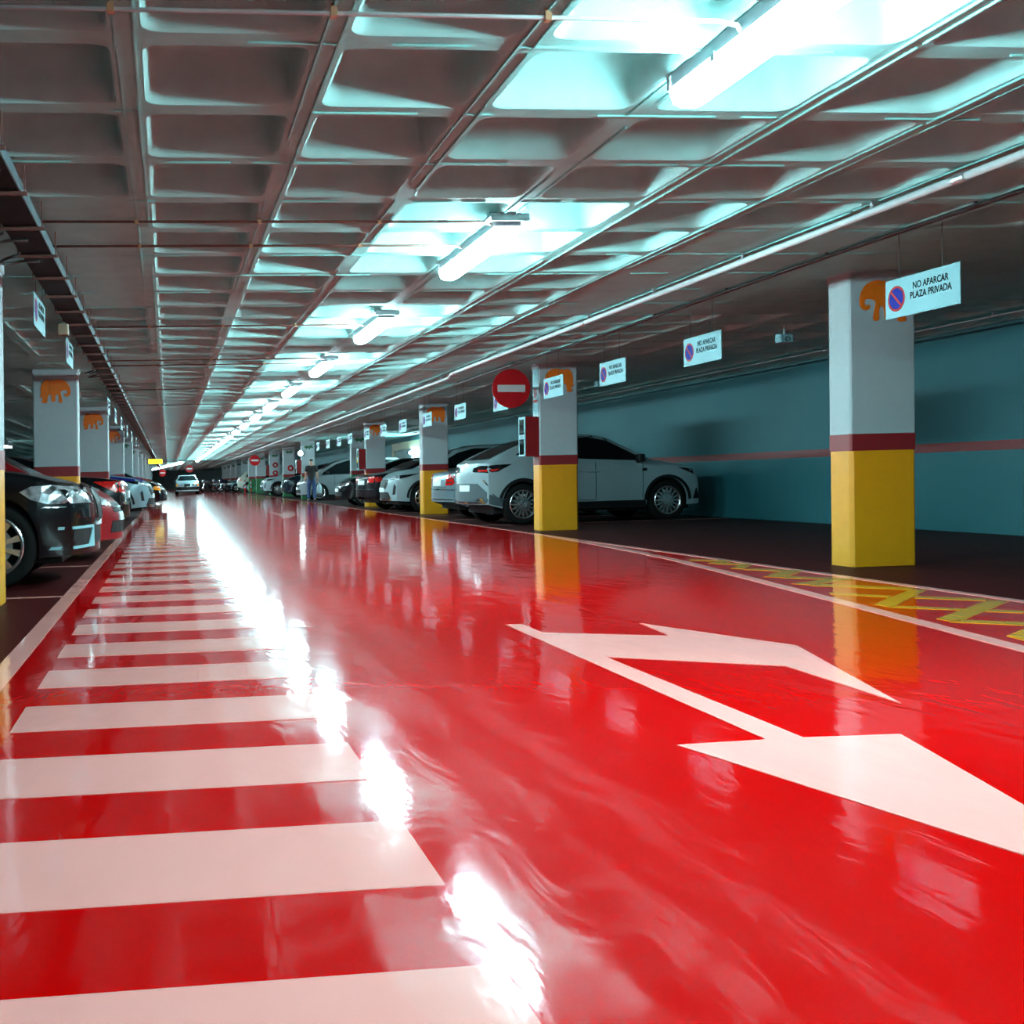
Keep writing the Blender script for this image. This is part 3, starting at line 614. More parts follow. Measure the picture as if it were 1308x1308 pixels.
class Car:
    def __init__(s, name, label, cat, group, sp, pm):
        s.sp = sp; s.L = sp['L']; L = s.L; s.hw = sp['W']/2
        t = s.t = thing(name, label, cat, 0, 0, group=group)
        R = sp['R']; xw = [sp['xr'], sp['xf']]; Ra = R + sp.get('gap', .05)
        px = [p[0] for p in sp['top']]; pz = [p[1] for p in sp['top']]
        bx = [p[0] for p in sp['belt']]; bz = [p[1] for p in sp['belt']]
        top = lambda x: float(np.mean(np.interp([x-.05, x-.025, x, x+.025, x+.05], px, pz))) if .12 < x < L-.12 else float(np.interp(x, px, pz))
        sill = sp.get('sill', .26)
        xs = set(np.linspace(0, L, 64).round(3))
        for e in (0, 1): xs |= {round(abs(e*L - d), 3) for d in (0, .012, .03, .06, .1, .15)}
        for w in xw:
            xs = {x for x in xs if not (Ra-.02 < abs(x-w) < Ra+.02)}
            xs |= {round(w + Ra*math.cos(a), 4) for a in np.linspace(.0, math.pi, 15)}
            xs |= {round(w-Ra-.002, 4), round(w+Ra+.002, 4)}
        xs = sorted(xs)
        bf, bb = sp.get('bowf', .24), sp.get('bowr', .14); NL, UP = 8, 9
        UF = [(1, 0), (.76, .26), (.50, .54), (.24, .80), (.06, .94), (-.10, .975), (-.34, .99), (-.66, .998), (-1, 1)]
        rows = []
        def half(x):
            zt = top(x); zb = min(float(np.interp(x, bx, bz)), zt - .035)
            zl = sill
            if x < .5: zl = sill + sp.get('tailup', .12)*(1-x/.5)
            if x > L-.5: zl = sill + sp.get('noseup', .02)*(x-L+.5)/.5
            for w in xw:
                if abs(x-w) <= Ra+1e-4: zl = max(zl, R + math.sqrt(max(0, Ra*Ra-(x-w)**2)))
            zl = min(zl, zb-.03)
            ef = max(0, (x-(L-.75))/.75)**2; er = max(0, (.6-x)/.6)**2
            c = smooth01((zt-zb)/.42)
            w = s.hw*(1 - .07*ef - .05*er)
            pts = []
            for i in range(NL):
                z = zl + (zb-zl)*i/(NL-1); u = (z-.62)/.5
                yy = w*(1 - .055*u*u*(1 if u < 0 else .9)) ; pts.append((yy, z))
            yb = pts[-1][0]; wr = (yb - .05)*(1-c) + (s.hw*sp.get('tumble', .72))*c
            for fy, fz in UF[1:]:
                if fy >= 0: yy = wr + (yb-wr)*fy
                else: yy = wr*(1+fy)
                crown = 1 if c > .3 else 1
                pts.append((yy, zb + (zt-zb)*fz))
            return [(x - bf*ef*(yy/s.hw)**2*1.0 + bb*er*(yy/s.hw)**2, yy, z) for yy, z in pts]
        N = NL + UP - 1
        for x in xs: rows.append(half(x))
        mb = MB(); vs = []
        for r in rows:
            vs += r + [(a, -b, c) for a, b, c in r[-2::-1]]
        n = 2*N - 1; fs = []
        for i in range(len(rows)-1):
            for k in range(n-1): fs.append((i*n+k, i*n+k+1, (i+1)*n+k+1, (i+1)*n+k))
        mb.add(vs, fs)
        for ri, bow, sg_ in ((0, bb, 1), (len(rows)-1, -bf, 1)):
            x0 = xs[ri]; r = rows[ri]; G = 8; cv = []
            for a, b, c in r[:-1]:
                for g in range(G+1):
                    yy = b*(1 - 2*g/G); cv.append((x0 + bow*(yy/s.hw)**2, yy, c))
            m = len(r)-1; mb.add(cv, [(i*(G+1)+g, i*(G+1)+g+1, (i+1)*(G+1)+g+1, (i+1)*(G+1)+g) for i in range(m-1) for g in range(G)])
            o = (m-1)*(G+1); mb.add([cv[o+g] for g in range(G+1)] + [r[-1]], [tuple(range(G+2))])
        mb.v = [(a-L/2, b, c) for a, b, c in mb.v]
        me = mb.mesh('body', pm, True)
        b = bmesh.new(); b.from_mesh(me); bmesh.ops.remove_doubles(b, verts=b.verts, dist=.0008); bmesh.ops.recalc_face_normals(b, faces=b.faces)
        s.bvh = BVHTree.FromBMesh(b); b.to_mesh(me); b.free(); me.polygons.foreach_set('use_smooth', [True]*len(me.polygons))
        try: me.set_sharp_from_angle(angle=math.radians(38))
        except Exception: pass
        s.body = link('body', me, t)
        # underside and wheel housings
        u = MB(); iw = s.hw-.27; u.box(-L/2+.3, L/2-.3, -iw, iw, .20, .62)
        for w in xw:
            for sd in (-1, 1):
                vs = []; 
                for k in range(13):
                    a = math.pi*k/12
                    for yy in (s.hw-.03, s.hw-.28): vs.append((w-L/2+(Ra+.004)*math.cos(a), sd*yy, R+(Ra+.004)*math.sin(a)))
                u.add(vs, [(2*k, 2*k+1, 2*k+3, 2*k+2) for k in range(12)] + [tuple(range(1, 26, 2))])
        lows = [(xw[0]+Ra, xw[1]-Ra)]
        for a, c in lows: u.box(a-L/2, c-L/2, -s.hw+.06, s.hw-.06, sill-.02, sill+.06)
        part('underside', u, M_UNDER, t)
        ty, rm, br = wheel_meshes(R, sp.get('spokes', 10), sp.get('style', 'thin'))
        for w in xw:
            for sd in (-1, 1):
                o = link('wheel', ty, t, (w-L/2, sd*(s.hw-.125), R)); 
                if sd > 0: o.rotation_euler = (0, 0, math.pi)
                link('rim', rm, o); link('brake_disc', br, o)
        if sp.get('clad'):
            for w in xw:
                arc = [(w+(Ra+.002)*math.cos(a), R+(Ra+.002)*math.sin(a)) for a in np.linspace(.02, math.pi-.02, 19)] + [(w+(Ra+sp['clad'])*math.cos(a), R+(Ra+sp['clad'])*math.sin(a)) for a in np.linspace(math.pi-.06, .06, 19)]
                s.decal('wheel_arch_trim', 'S', arc, M_TRIM, .012)
            s.decal('sill_trim', 'S', [(xw[0]+Ra+.01, sill+.005), (xw[1]-Ra-.01, sill+.005), (xw[1]-Ra-.03, sill+.11), (xw[0]+Ra+.03, sill+.11)], M_TRIM, .012)
    def hit(s, side, a, b):
        L = s.L
        if side == 'L': o, d = Vector((a-L/2, 3, b)), Vector((0, -1, 0))
        elif side == 'R': o, d = Vector((a-L/2, -3, b)), Vector((0, 1, 0))
        elif side == 'F': o, d = Vector((L/2+2, a, b)), Vector((-1, 0, 0))
        elif side == 'B': o, d = Vector((-L/2-2, a, b)), Vector((1, 0, 0))
        else: o, d = Vector((a-L/2, b, 4)), Vector((0, 0, -1))
        p, n, i, dist = s.bvh.ray_cast(o, d)
        if p is None or dist > (2.99 if side in 'LR' else 8):
            near = o + d*(3-s.hw if side in 'LR' else 2.2 if side in 'FB' else 2.8)
            p, n, i, dist = s.bvh.find_nearest(near)
        if n.dot(d) > 0: n = -n
        return p, n
    def decal(s, name, side, poly, m, off=.004, label=None, seg=.11, parent=None):
        """a panel, pane or lens that lies on the body skin, with a rim of its own"""
        if side == 'S': return [s.decal(name, q, poly, m, off, label, seg) for q in ('R', 'L')]
        if side in ('FS', 'BS'): return [s.decal(name, side[0], [(sg_*a, b) for a, b in poly], m, off, label, seg) for sg_ in (1, -1)]
        bm = bmesh.new(); f = bm.faces.new([bm.verts.new((a, b, 0)) for a, b in poly])
        bmesh.ops.triangulate(bm, faces=[f])
        for _ in range(5):
            ed = [e for e in bm.edges if e.calc_length() > seg]
            if not ed: break
            bmesh.ops.subdivide_edges(bm, edges=ed, cuts=1); bmesh.ops.triangulate(bm, faces=[f for f in bm.faces if len(f.verts) > 3])
        bn = {}
        for v in bm.verts:
            p, n = s.hit(side, v.co.x, v.co.y); bn[v] = (p, n)
        for v, (p, n) in bn.items(): v.co = p + n*off
        be = [e for e in bm.edges if len(e.link_faces) == 1]
        for e in be:
            a, b_ = e.verts
            q = [bm.verts.new(bn[w][0] - bn[w][1]*.003) for w in (a, b_)]
            bm.faces.new((a, b_, q[1], q[0]))
        bmesh.ops.remove_doubles(bm, verts=bm.verts, dist=.0002)
        bmesh.ops.recalc_face_normals(bm, faces=bm.faces)
        me = bpy.data.meshes.new(name); bm.to_mesh(me); bm.free(); me.materials.append(m)
        return link(name, me, parent or s.t, label=label)
    def plate(s, side, y0, y1, z0, z1): return s.decal('number_plate', side, [(y0, z0), (y1, z0), (y1, z1), (y0, z1)], M_PLATE, .020)
    def mirrors(s, x, z, m):
        for sd in (-1, 1):
            y = sd*(s.hw-.02)
            mb = MB().chbox(x-s.L/2-.06, x-s.L/2+.06, min(y, y+sd*.17), max(y, y+sd*.17), z, z+.13, .02).box(x-s.L/2-.02, x-s.L/2+.02, min(y-sd*.1, y+sd*.03), max(y-sd*.1, y+sd*.03), z-.02, z+.03)
            part('door_mirror', mb, m, s.t)
    def handles(s, pts, m):
        for x, z in pts:
            for sd in 'RL':
                p, n = s.hit(sd, x, z); part('door_handle', MB().chbox(p.x-.10, p.x+.10, min(p.y, p.y+n.y*.03), max(p.y, p.y+n.y*.03), z-.015, z+.015, .006), m, s.t)
    def seams(s, lines):
        for (x0, z0), (x1, z1) in lines:
            dx, dz = x1-x0, z1-z0; l = math.hypot(dx, dz); nx, nz = -dz/l*.005, dx/l*.005
            s.decal('door_gap', 'S', [(x0-nx, z0-nz), (x1-nx, z1-nz), (x1+nx, z1+nz), (x0+nx, z0+nz)], M_TRIM, .0015)
    def rear_at(s, x, y, h):
        move(s.t, x + s.L/2*math.cos(h), y + s.L/2*math.sin(h), 0, h)
    def put(s, xn, y, h=0.0):
        """park: xn is where the end towards the aisle (or the nose for h=0) lies"""
        move(s.t, xn, y, 0, h)

SUVC = dict(L=4.35, W=1.86, R=.36, xr=.76, xf=3.51, clad=.055, spokes=16, style='thin', sill=.27, tailup=.10, tumble=.70,
    top=[(0, .62), (.015, .92), (.06, 1.10), (.30, 1.20), (.7, 1.38), (1.15, 1.53), (1.6, 1.585), (2.05, 1.60), (2.5, 1.53), (2.9, 1.32), (3.2, 1.12), (3.7, 1.03), (4.05, .95), (4.22, .87), (4.32, .76), (4.35, .62)],
    belt=[(0, 1.06), (.3, 1.16), (.8, 1.19), (2, 1.10), (3.2, 1.04), (4.35, .9)])
CROSS = dict(L=4.55, W=1.86, R=.36, xr=.86, xf=3.62, clad=.06, spokes=10, style='thin', sill=.28, tumble=.70, bowf=.26,
    top=[(0, .62), (.02, .95), (.10, 1.12), (.35, 1.35), (.6, 1.56), (1.0, 1.64), (1.6, 1.68), (2.3, 1.66), (2.75, 1.55), (3.2, 1.29), (3.5, 1.12), (4.0, 1.05), (4.3, .98), (4.46, .88), (4.53, .74), (4.55, .62)],
    belt=[(0, 1.05), (.5, 1.12), (2, 1.08), (3.4, 1.03), (4.55, .9)])
SEDAN = dict(L=4.55, W=1.78, R=.32, xr=.98, xf=3.70, spokes=7, style='star', sill=.22, tailup=.14, tumble=.70,
    top=[(0, .55), (.02, .84), (.08, .96), (.5, 1.01), (.95, 1.05), (1.5, 1.32), (1.9, 1.41), (2.5, 1.43), (2.9, 1.37), (3.3, 1.15), (3.6, .99), (4.1, .91), (4.4, .80), (4.52, .68), (4.55, .52)],
    belt=[(0, .92), (1, .96), (3.3, .92), (4.55, .75)])
SUVB = dict(L=4.85, W=1.94, R=.375, xr=1.0, xf=3.98, spokes=5, style='twin', sill=.26, noseup=.02, tumble=.72, bowf=.22, gap=.06,
    top=[(0, .62), (.02, .95), (.10, 1.1), (.3, 1.5), (.6, 1.68), (1.2, 1.75), (2.3, 1.75), (2.8, 1.66), (3.0, 1.42), (3.3, 1.14), (3.9, 1.06), (4.35, .99), (4.62, .925), (4.78, .85), (4.84, .74), (4.85, .60)],
    belt=[(0, 1.08), (.5, 1.14), (3.4, 1.08), (4.4, .95), (4.85, .82)])
HATCH = dict(L=4.0, W=1.74, R=.31, xr=.68, xf=3.22, spokes=8, style='thin', sill=.22, tumble=.72, bowf=.30,
    top=[(0, .6), (.02, .92), (.08, 1.05), (.3, 1.32), (.6, 1.46), (1.3, 1.52), (1.9, 1.50), (2.4, 1.36), (2.9, 1.08), (3.1, .99), (3.6, .88), (3.85, .76), (3.96, .64), (4.0, .5)],
    belt=[(0, .98), (2.9, .92), (4.0, .72)])
VAN = dict(L=4.7, W=1.88, R=.33, xr=.95, xf=3.85, spokes=8, style='thin', sill=.24, tumble=.80, bowf=.3,
    top=[(0, .6), (.02, .95), (.06, 1.1), (.2, 1.62), (.5, 1.74), (1.5, 1.78), (2.6, 1.75), (3.2, 1.58), (3.8, 1.20), (4.1, 1.07), (4.45, .92), (4.65, .76), (4.7, .55)],
    belt=[(0, 1.06), (3.6, 1.02), (4.7, .85)])
CUBE = dict(VAN, top=[(0, .6), (.02, .95), (.06, 1.1), (.12, 1.60), (.4, 1.74), (1.5, 1.78), (2.6, 1.75), (3.2, 1.58), (3.8, 1.20), (4.1, 1.07), (4.45, .92), (4.65, .76), (4.7, .55)])

def side_glass(c, poly, splits=()):
    c.decal('side_window', 'S', poly, M_GLASS, .004)
def crossover_front(c, pm):
    """nose of a crossover with slit lamps, dark trapezoid grille and pale skid plate"""
    c.decal('grille', 'F', [(-.36, .60), (.36, .60), (.45, .72), (.40, .84), (-.40, .84), (-.45, .72)], M_TRIM, .006)
    c.decal('lower_grille', 'F', [(-.62, .36), (.62, .36), (.50, .52), (-.50, .52)], M_TRIM, .006)
    c.decal('headlight', 'FS', [(.44, .80), (.86, .86), (.85, .93), (.45, .87)], M_LENS, .008)
    c.decal('headlight_tip', 'S', [(4.02, .90), (4.30, .84), (4.30, .93), (3.75, .98)], M_GLASS, .008)
    c.decal('fog_vent', 'FS', [(.70, .46), (.80, .46), (.84, .66), (.76, .72)], M_TRIM, .006)
    c.decal('skid_plate', 'F', [(-.60, .31), (.60, .31), (.66, .36), (-.66, .36)], M_CHROME, .02)
    c.plate('F', -.26, .26, .52, .63)
cars = []
# --- white coupe SUV
c = Car('car', 'white coupe-roofed SUV with black roof parked against the blue wall', 'car', None, SUVC, P_WHITE)
c.decal('side_window', 'S', [(.66, 1.235), (.98, 1.42), (1.55, 1.515), (2.1, 1.53), (2.45, 1.46), (2.85, 1.25), (3.13, 1.085), (2.0, 1.135), (1.1, 1.20)], M_GLASS, .005)
c.decal('roof_panel', 'T', [(.95, -.52), (2.45, -.60), (2.45, .60), (.95, .52)], M_GLASS, .004, label='black roof panel')
c.decal('rear_window', 'B', [(-.60, 1.17), (.60, 1.17), (.54, 1.50), (-.54, 1.50)], M_GLASS, .005)
c.decal('roof_edge', 'S', [(.98, 1.43), (1.55, 1.525), (2.1, 1.54), (2.47, 1.47), (2.47, 1.57), (2.05, 1.61), (1.5, 1.57), (1.0, 1.47)], M_GLASS, .006)
c.decal('windscreen', 'F', [(-.70, 1.14), (.70, 1.14), (.58, 1.50), (-.58, 1.50)], M_GLASS, .005)
c.decal('tail_light', 'BS', [(.34, .95), (.86, .93), (.90, 1.05), (.60, 1.06), (.36, 1.02)], M_GLASS, .008, label='smoked tail light')
for o in c.decal('tail_lens', 'BS', [(.55, .955), (.84, .95), (.84, .985), (.55, .99)], M_TAIL, .013): pass
c.decal('tail_light_tip', 'S', [(.10, .93), (.30, .95), (.56, 1.075), (.28, 1.07), (.10, 1.05)], M_GLASS, .008)
c.decal('tail_lens_tip', 'S', [(.10, .945), (.26, .96), (.34, 1.0), (.10, .985)], M_TAIL, .013)
c.decal('rear_bumper', 'B', [(-.92, .40), (.92, .40), (.90, .56), (.60, .60), (.55, .74), (-.55, .74), (-.60, .60), (-.90, .56)], M_GTRIM, .012, label='dark grey bumper')
c.decal('rear_bumper_side', 'S', [(.05, .40), (.42, .32), (.40, .46), (.06, .58)], M_GTRIM, .012)
c.decal('exhaust_trim', 'BS', [(.50, .425), (.76, .425), (.72, .475), (.55, .475)], M_CHROME, .018)
c.decal('skid_strip', 'B', [(-.8, .385), (.8, .385), (.8, .415), (-.8, .415)], M_CHROME, .016)
c.plate('B', -.26, .26, .60, .715)
c.decal('headlight', 'S', [(3.72, .95), (4.05, .82), (4.12, .86), (4.0, .92)], M_GLASS, .008); c.decal('front_intake', 'S', [(4.02, .38), (4.15, .38), (4.15, .60), (4.08, .56)], M_TRIM, .008)
c.decal('headlight_front', 'FS', [(.45, .80), (.85, .80), (.86, .88), (.45, .86)], M_LENS, .006); c.decal('grille', 'F', [(-.5, .5), (.5, .5), (.55, .72), (-.55, .72)], M_TRIM, .006)
c.handles([(1.72, .93), (2.55, .92)][:1] + [(2.05, .92)], P_WHITE)
c.seams([((2.12, .40), (2.14, 1.10)), ((3.02, .42), (3.05, 1.04)), ((1.2, .75), (1.15, 1.16)), ((1.25, .42), (2.12, .40))])
c.decal('wing_badge', 'S', [(3.02, .90), (3.12, .90), (3.12, .95), (3.04, .95)], M_TRIM, .006)
c.decal('charge_reflector', 'BS', [(.72, .79), (.86, .70), (.87, .73), (.74, .81)], M_CHROME, .006)
c.mirrors(2.95, 1.07, M_TRIM); h = math.radians(4); c.put(7.58, 19.78, h)
# --- silver saloon, tail to the aisle
c = Car('car', 'silver saloon parked tail first to the aisle between column and white coupe SUV', 'car', None, SEDAN, P_SILVER)
def sedan_glass(c):
    c.decal('side_window', 'S', [(1.12, 1.0), (1.55, 1.30), (1.95, 1.36), (2.5, 1.37), (2.85, 1.30), (3.22, 1.08), (3.3, .96), (2.2, .99)], M_GLASS, .004)
    c.decal('rear_window', 'B', [(-.66, 1.09), (.66, 1.09), (.52, 1.36), (-.52, 1.36)], M_GLASS, .004)
    c.decal('windscreen', 'F', [(-.70, 1.02), (.70, 1.02), (.55, 1.36), (-.55, 1.36)], M_GLASS, .004)
    c.seams([((2.2, .3), (2.22, .96)), ((3.1, .3), (3.12, .94))]); c.handles([(1.75, .84), (2.6, .84)], M_CHROME); c.mirrors(3.05, .95, M_TRIM)
sedan_glass(c)
c.decal('tail_light', 'BS', [(.50, .70), (.86, .70), (.82, .82), (.66, .93), (.55, .92)], M_TAIL, .008); c.decal('tail_light_side', 'S', [(.10, .70), (.44, .70), (.16, .90), (.10, .90)], M_TAIL, .008)
for z in (.75, .82): c.decal('reverse_strip', 'BS', [(.56, z), (.80, z), (.79, z+.018), (.57, z+.018)], M_CHROME, .013)
c.decal('bumper_strip', 'B', [(-.84, .60), (.84, .60), (.84, .63), (-.84, .63)], M_CHROME, .014); c.decal('lower_strip', 'B', [(-.8, .40), (.8, .40), (.8, .42), (-.8, .42)], M_CHROME, .012)
c.decal('boot_gap', 'B', [(-.55, .66), (.55, .66), (.55, .67), (-.55, .67)], M_TRIM, .002); c.plate('B', -.26, .26, .69, .81)
c.decal('headlight', 'FS', [(.48, .60), (.82, .60), (.82, .74), (.48, .72)], M_LENS, .006)
c.rear_at(5.62, 22.6, math.radians(2))
# --- white crossover, nose to the aisle
c = Car('car', 'white crossover nosing out between two yellow-based columns on the right', 'car', None, CROSS, P_WHITE)
def cross_glass(c):
    c.decal('side_window', 'S', [(.62, 1.17), (.85, 1.50), (1.5, 1.58), (2.3, 1.57), (2.7, 1.47), (3.12, 1.25), (3.42, 1.07), (2.0, 1.11)], M_GLASS, .004)
    c.decal('windscreen', 'F', [(-.72, 1.17), (.72, 1.17), (.56, 1.56), (-.56, 1.56)], M_GLASS, .004)
    c.decal('rear_window', 'B', [(-.62, 1.2), (.62, 1.2), (.54, 1.5), (-.54, 1.5)], M_GLASS, .004)
    c.mirrors(3.15, 1.08, M_TRIM); c.handles([(1.6, .95), (2.5, .94)], P_WHITE); c.seams([((2.1, .42), (2.12, 1.06)), ((3.1, .42), (3.12, 1.02))])
cross_glass(c); crossover_front(c, P_WHITE)
c.decal('roof_panel', 'T', [(.7, -.55), (2.55, -.58), (2.55, .58), (.7, .55)], M_GLASS, .004, label='black roof panel')
part('roof_aerial', MB().plate([(-1.4, 1.66), (-1.2, 1.66), (-1.36, 1.73), (-1.4, 1.73)], -.015, .015), M_TRIM, c.t)
c.put(5.45+4.55/2, 27.75, math.pi)
# --- dark saloon with red tail lamps behind it
c = Car('car', 'dark saloon showing red tail lamps behind the white crossover', 'car', None, SEDAN, P_DARK); sedan_glass(c)
def van_glass(c):
    c.decal('side_window', 'S', [(.35, 1.12), (.42, 1.60), (1.5, 1.68), (2.55, 1.65), (3.1, 1.50), (3.65, 1.18), (3.75, 1.06), (2, 1.08)], M_GLASS, .004)
    c.decal('windscreen', 'F', [(-.75, 1.14), (.75, 1.14), (.62, 1.62), (-.62, 1.62)], M_GLASS, .004); c.decal('rear_window', 'B', [(-.68, 1.16), (.68, 1.16), (.60, 1.58), (-.60, 1.58)], M_GLASS, .004)
    c.mirrors(3.5, 1.08, M_TRIM); c.seams([((2.3, .3), (2.3, 1.05)), ((3.2, .3), (3.2, 1.02))])
c.decal('tail_light', 'BS', [(.45, .76), (.88, .76), (.86, .92), (.50, .90)], M_TAIL, .01); c.decal('tail_light_side', 'S', [(.08, .76), (.36, .78), (.22, .92), (.08, .92)], M_TAIL, .01)
c.decal('chrome_strip', 'B', [(-.42, .86), (.42, .86), (.42, .90), (-.42, .90)], M_CHROME, .012); c.decal('bumper_strip', 'B', [(-.8, .56), (.8, .56), (.8, .59), (-.8, .59)], M_CHROME, .012); c.plate('B', -.26, .26, .70, .82)
c.rear_at(5.35, 30.2, math.radians(8))
# --- black car nosing out beside column
c = Car('car', 'black hatchback nosing out just before the grey van on the right', 'car', None, dict(HATCH, L=4.0), P_BLACK)
def hatch_glass(c):
    c.decal('side_window', 'S', [(.45, 1.04), (.6, 1.36), (1.3, 1.43), (1.9, 1.41), (2.35, 1.28), (2.8, 1.02), (2.85, .96), (1.6, 1.0)], M_GLASS, .004)
    c.decal('windscreen', 'F', [(-.66, 1.05), (.66, 1.05), (.54, 1.42), (-.54, 1.42)], M_GLASS, .004); c.decal('rear_window', 'B', [(-.6, 1.1), (.6, 1.1), (.52, 1.38), (-.52, 1.38)], M_GLASS, .004)
    c.mirrors(2.65, .97, M_TRIM); c.seams([((1.75, .3), (1.78, .97)), ((2.75, .3), (2.78, .93))])
def hatch_front(c, lens=None):
    c.decal('headlight', 'FS', [(.42, .64), (.78, .66), (.80, .80), (.60, .78)], lens or M_LENS, .008); c.decal('grille', 'F', [(-.40, .56), (.40, .56), (.44, .68), (-.44, .68)], M_TRIM, .006)
    c.decal('grille_bar', 'F', [(-.42, .61), (.42, .61), (.42, .63), (-.42, .63)], M_CHROME, .012); c.decal('lower_grille', 'F', [(-.55, .32), (.55, .32), (.5, .46), (-.5, .46)], M_TRIM, .006); c.plate('F', -.26, .26, .46, .56)
hatch_glass(c); hatch_front(c); c.decal('chrome_strip', 'F', [(-.7, .70), (.7, .70), (.7, .725), (-.7, .725)], M_CHROME, .01)
c.put(5.45+2.0, 35.4, math.pi)
# --- grey people carrier
c = Car('car', 'light grey people carrier with dark side windows right of the walking person', 'car', None, VAN, P_GREY); van_glass(c); hatch_front(c)
c.put(5.40+4.7/2, 46.0, math.pi)
# --- dark blue, then white hatch-nosed
c = Car('car', 'dark blue car nosing out left of the walking person', 'car', None, CROSS, P_DBLUE); cross_glass(c); crossover_front(c, P_DBLUE); c.put(5.55+4.55/2, 53.8, math.pi)
c = Car('car', 'white hatchback with dark grille nosing out beside the green-based column', 'car', None, CROSS, P_WHITE); cross_glass(c); crossover_front(c, P_WHITE); c.put(5.25+4.55/2, 62.3, math.pi)
c = Car('car', 'cream SUV parked tail to the aisle behind the red and white posts', 'car', None, CROSS, P_BEIGE); cross_glass(c)
c.decal('tail_light', 'BS', [(.66, .88), (.90, .88), (.88, 1.06), (.66, 1.04)], M_TAIL, .01); c.decal('tail_light_side', 'S', [(.06, .88), (.28, .9), (.2, 1.05), (.06, 1.05)], M_TAIL, .01); c.plate('B', -.26, .26, .72, .84)
c.put(5.3+4.55/2, 84.6)
c = Car('car', 'pale silver hatchback beyond the cream SUV on the right', 'car', None, HATCH, P_SILVB); hatch_glass(c); hatch_front(c); c.put(4.9+2, 93, math.pi)
c = Car('car', 'dark hatchback farthest along the right bays', 'car', None, HATCH, P_DARK); hatch_glass(c); hatch_front(c); c.put(5.2+2, 101, math.pi)
# --- white saloon driving up the aisle
c = Car('car', 'old white saloon driving towards the viewer in the middle of the aisle', 'car', None, SEDAN, P_WHITE); sedan_glass(c)
c.decal('grille', 'F', [(-.26, .56), (.26, .56), (.26, .80), (-.26, .80)], M_CHROME, .012, label='chrome framed grille'); c.decal('grille_mesh', 'F', [(-.22, .58), (.22, .58), (.22, .77), (-.22, .77)], M_TRIM, .018)
c.decal('headlight', 'FS', [(.34, .60), (.70, .60), (.70, .76), (.34, .76)], M_LENS, .01); c.decal('indicator', 'FS', [(.71, .60), (.82, .60), (.82, .76), (.71, .76)], M_AMBER, .01)
c.decal('front_bumper', 'F', [(-.86, .34), (.86, .34), (.86, .55), (-.86, .55)], M_TRIM, .03, label='black bumper'); c.plate('F', -.26, .26, .40, .51)
c.put(1.40, 80+2.2, -math.pi/2)
# --- left bays
c = Car('car', 'black SUV with clear headlight parked at the left edge of the view', 'car', None, SUVB, P_BLACK)
c.decal('side_window', 'S', [(.5, 1.18), (.7, 1.55), (1.3, 1.66), (2.3, 1.66), (2.7, 1.56), (2.98, 1.36), (3.24, 1.12), (2, 1.13)], M_GLASS, .004)
c.decal('windscreen', 'F', [(-.74, 1.2), (.74, 1.2), (.6, 1.64), (-.6, 1.64)], M_GLASS, .004); c.mirrors(2.9, 1.10, M_TRIM)
c.decal('headlight', 'S', [(4.22, .845), (4.32, .775), (4.46, .735), (4.66, .735), (4.66, .875), (4.5, .900), (4.32, .895)], M_LENS, .010)
c.decal('headlight_front', 'FS', [(.40, .735), (.92, .735), (.92, .885), (.42, .885)], M_LENS, .008)
c.decal('grille_frame', 'FS', [(.03, .58), (.32, .55), (.37, .86), (.05, .90)], M_CHROME, .028, label='chrome kidney grille frame'); c.decal('grille', 'FS', [(.06, .61), (.28, .59), (.33, .83), (.08, .86)], M_TRIM, .034)
c.decal('brow_strip', 'S', [(4.40, .70), (4.68, .70), (4.68, .715), (4.42, .712)], M_CHROME, .006)
c.decal('bumper_vent', 'FS', [(.42, .36), (.90, .36), (.86, .50), (.42, .50)], M_TRIM, .008)
c.decal('vent_frame', 'FS', [(.40, .505), (.93, .505), (.93, .53), (.40, .53)], M_SIGN, .016); c.decal('vent_frame', 'FS', [(.40, .33), (.93, .33), (.93, .355), (.40, .355)], M_SIGN, .016); c.decal('vent_frame', 'FS', [(.40, .355), (.56, .355), (.44, .505), (.40, .505)], M_SIGN, .016)
c.decal('tow_cover', 'FS', [(.45, .60), (.52, .60), (.52, .68), (.45, .68)], M_TRIM, .006); c.decal('lower_grille', 'F', [(-.38, .36), (.38, .36), (.38, .52), (-.38, .52)], M_TRIM, .006)
c.decal('arch_lip', 'S', [(3.98+.44*math.cos(a), .375+.44*math.sin(a)) for a in np.linspace(.12, 3.0, 19)] + [(3.98+.475*math.cos(a), .375+.475*math.sin(a)) for a in np.linspace(3.0, .12, 19)], P_BLACK, .018)
c.seams([((3.35, .35), (3.35, 1.06)), ((2.3, .35), (2.3, 1.08))]); c.plate('F', -.26, .26, .52, .60)
c.put(-.66-4.85/2, 10.78)
c = Car('car', 'red hatchback whose nose shows just beyond the black SUV', 'car', None, HATCH, P_RED); hatch_glass(c); hatch_front(c)
c.decal('brow_strip', 'F', [(-.7, .82), (.7, .82), (.7, .85), (-.7, .85)], M_CHROME, .01); c.put(-.56-2, 13.75)
c = Car('car', 'black car with glowing red tail lamp beyond the largest elephant column', 'car', None, SEDAN, P_BLACK); sedan_glass(c)
c.decal('tail_light', 'BS', [(.42, .82), (.84, .78), (.86, .94), (.45, .94)], M_TAIL, .01); c.decal('tail_light_side', 'S', [(.06, .76), (.20, .76), (.56, .94), (.06, .94)], M_TAIL, .01); c.decal('reverse_strip', 'BS', [(.5, .86), (.8, .84), (.8, .875), (.5, .895)], M_CHROME, .015)
c.decal('bumper_strip', 'B', [(-.8, .56), (.8, .56), (.8, .60), (-.8, .60)], M_CHROME, .012); c.plate('B', -.26, .26, .66, .78); c.put(-.66-4.55/2, 19.2, math.pi)
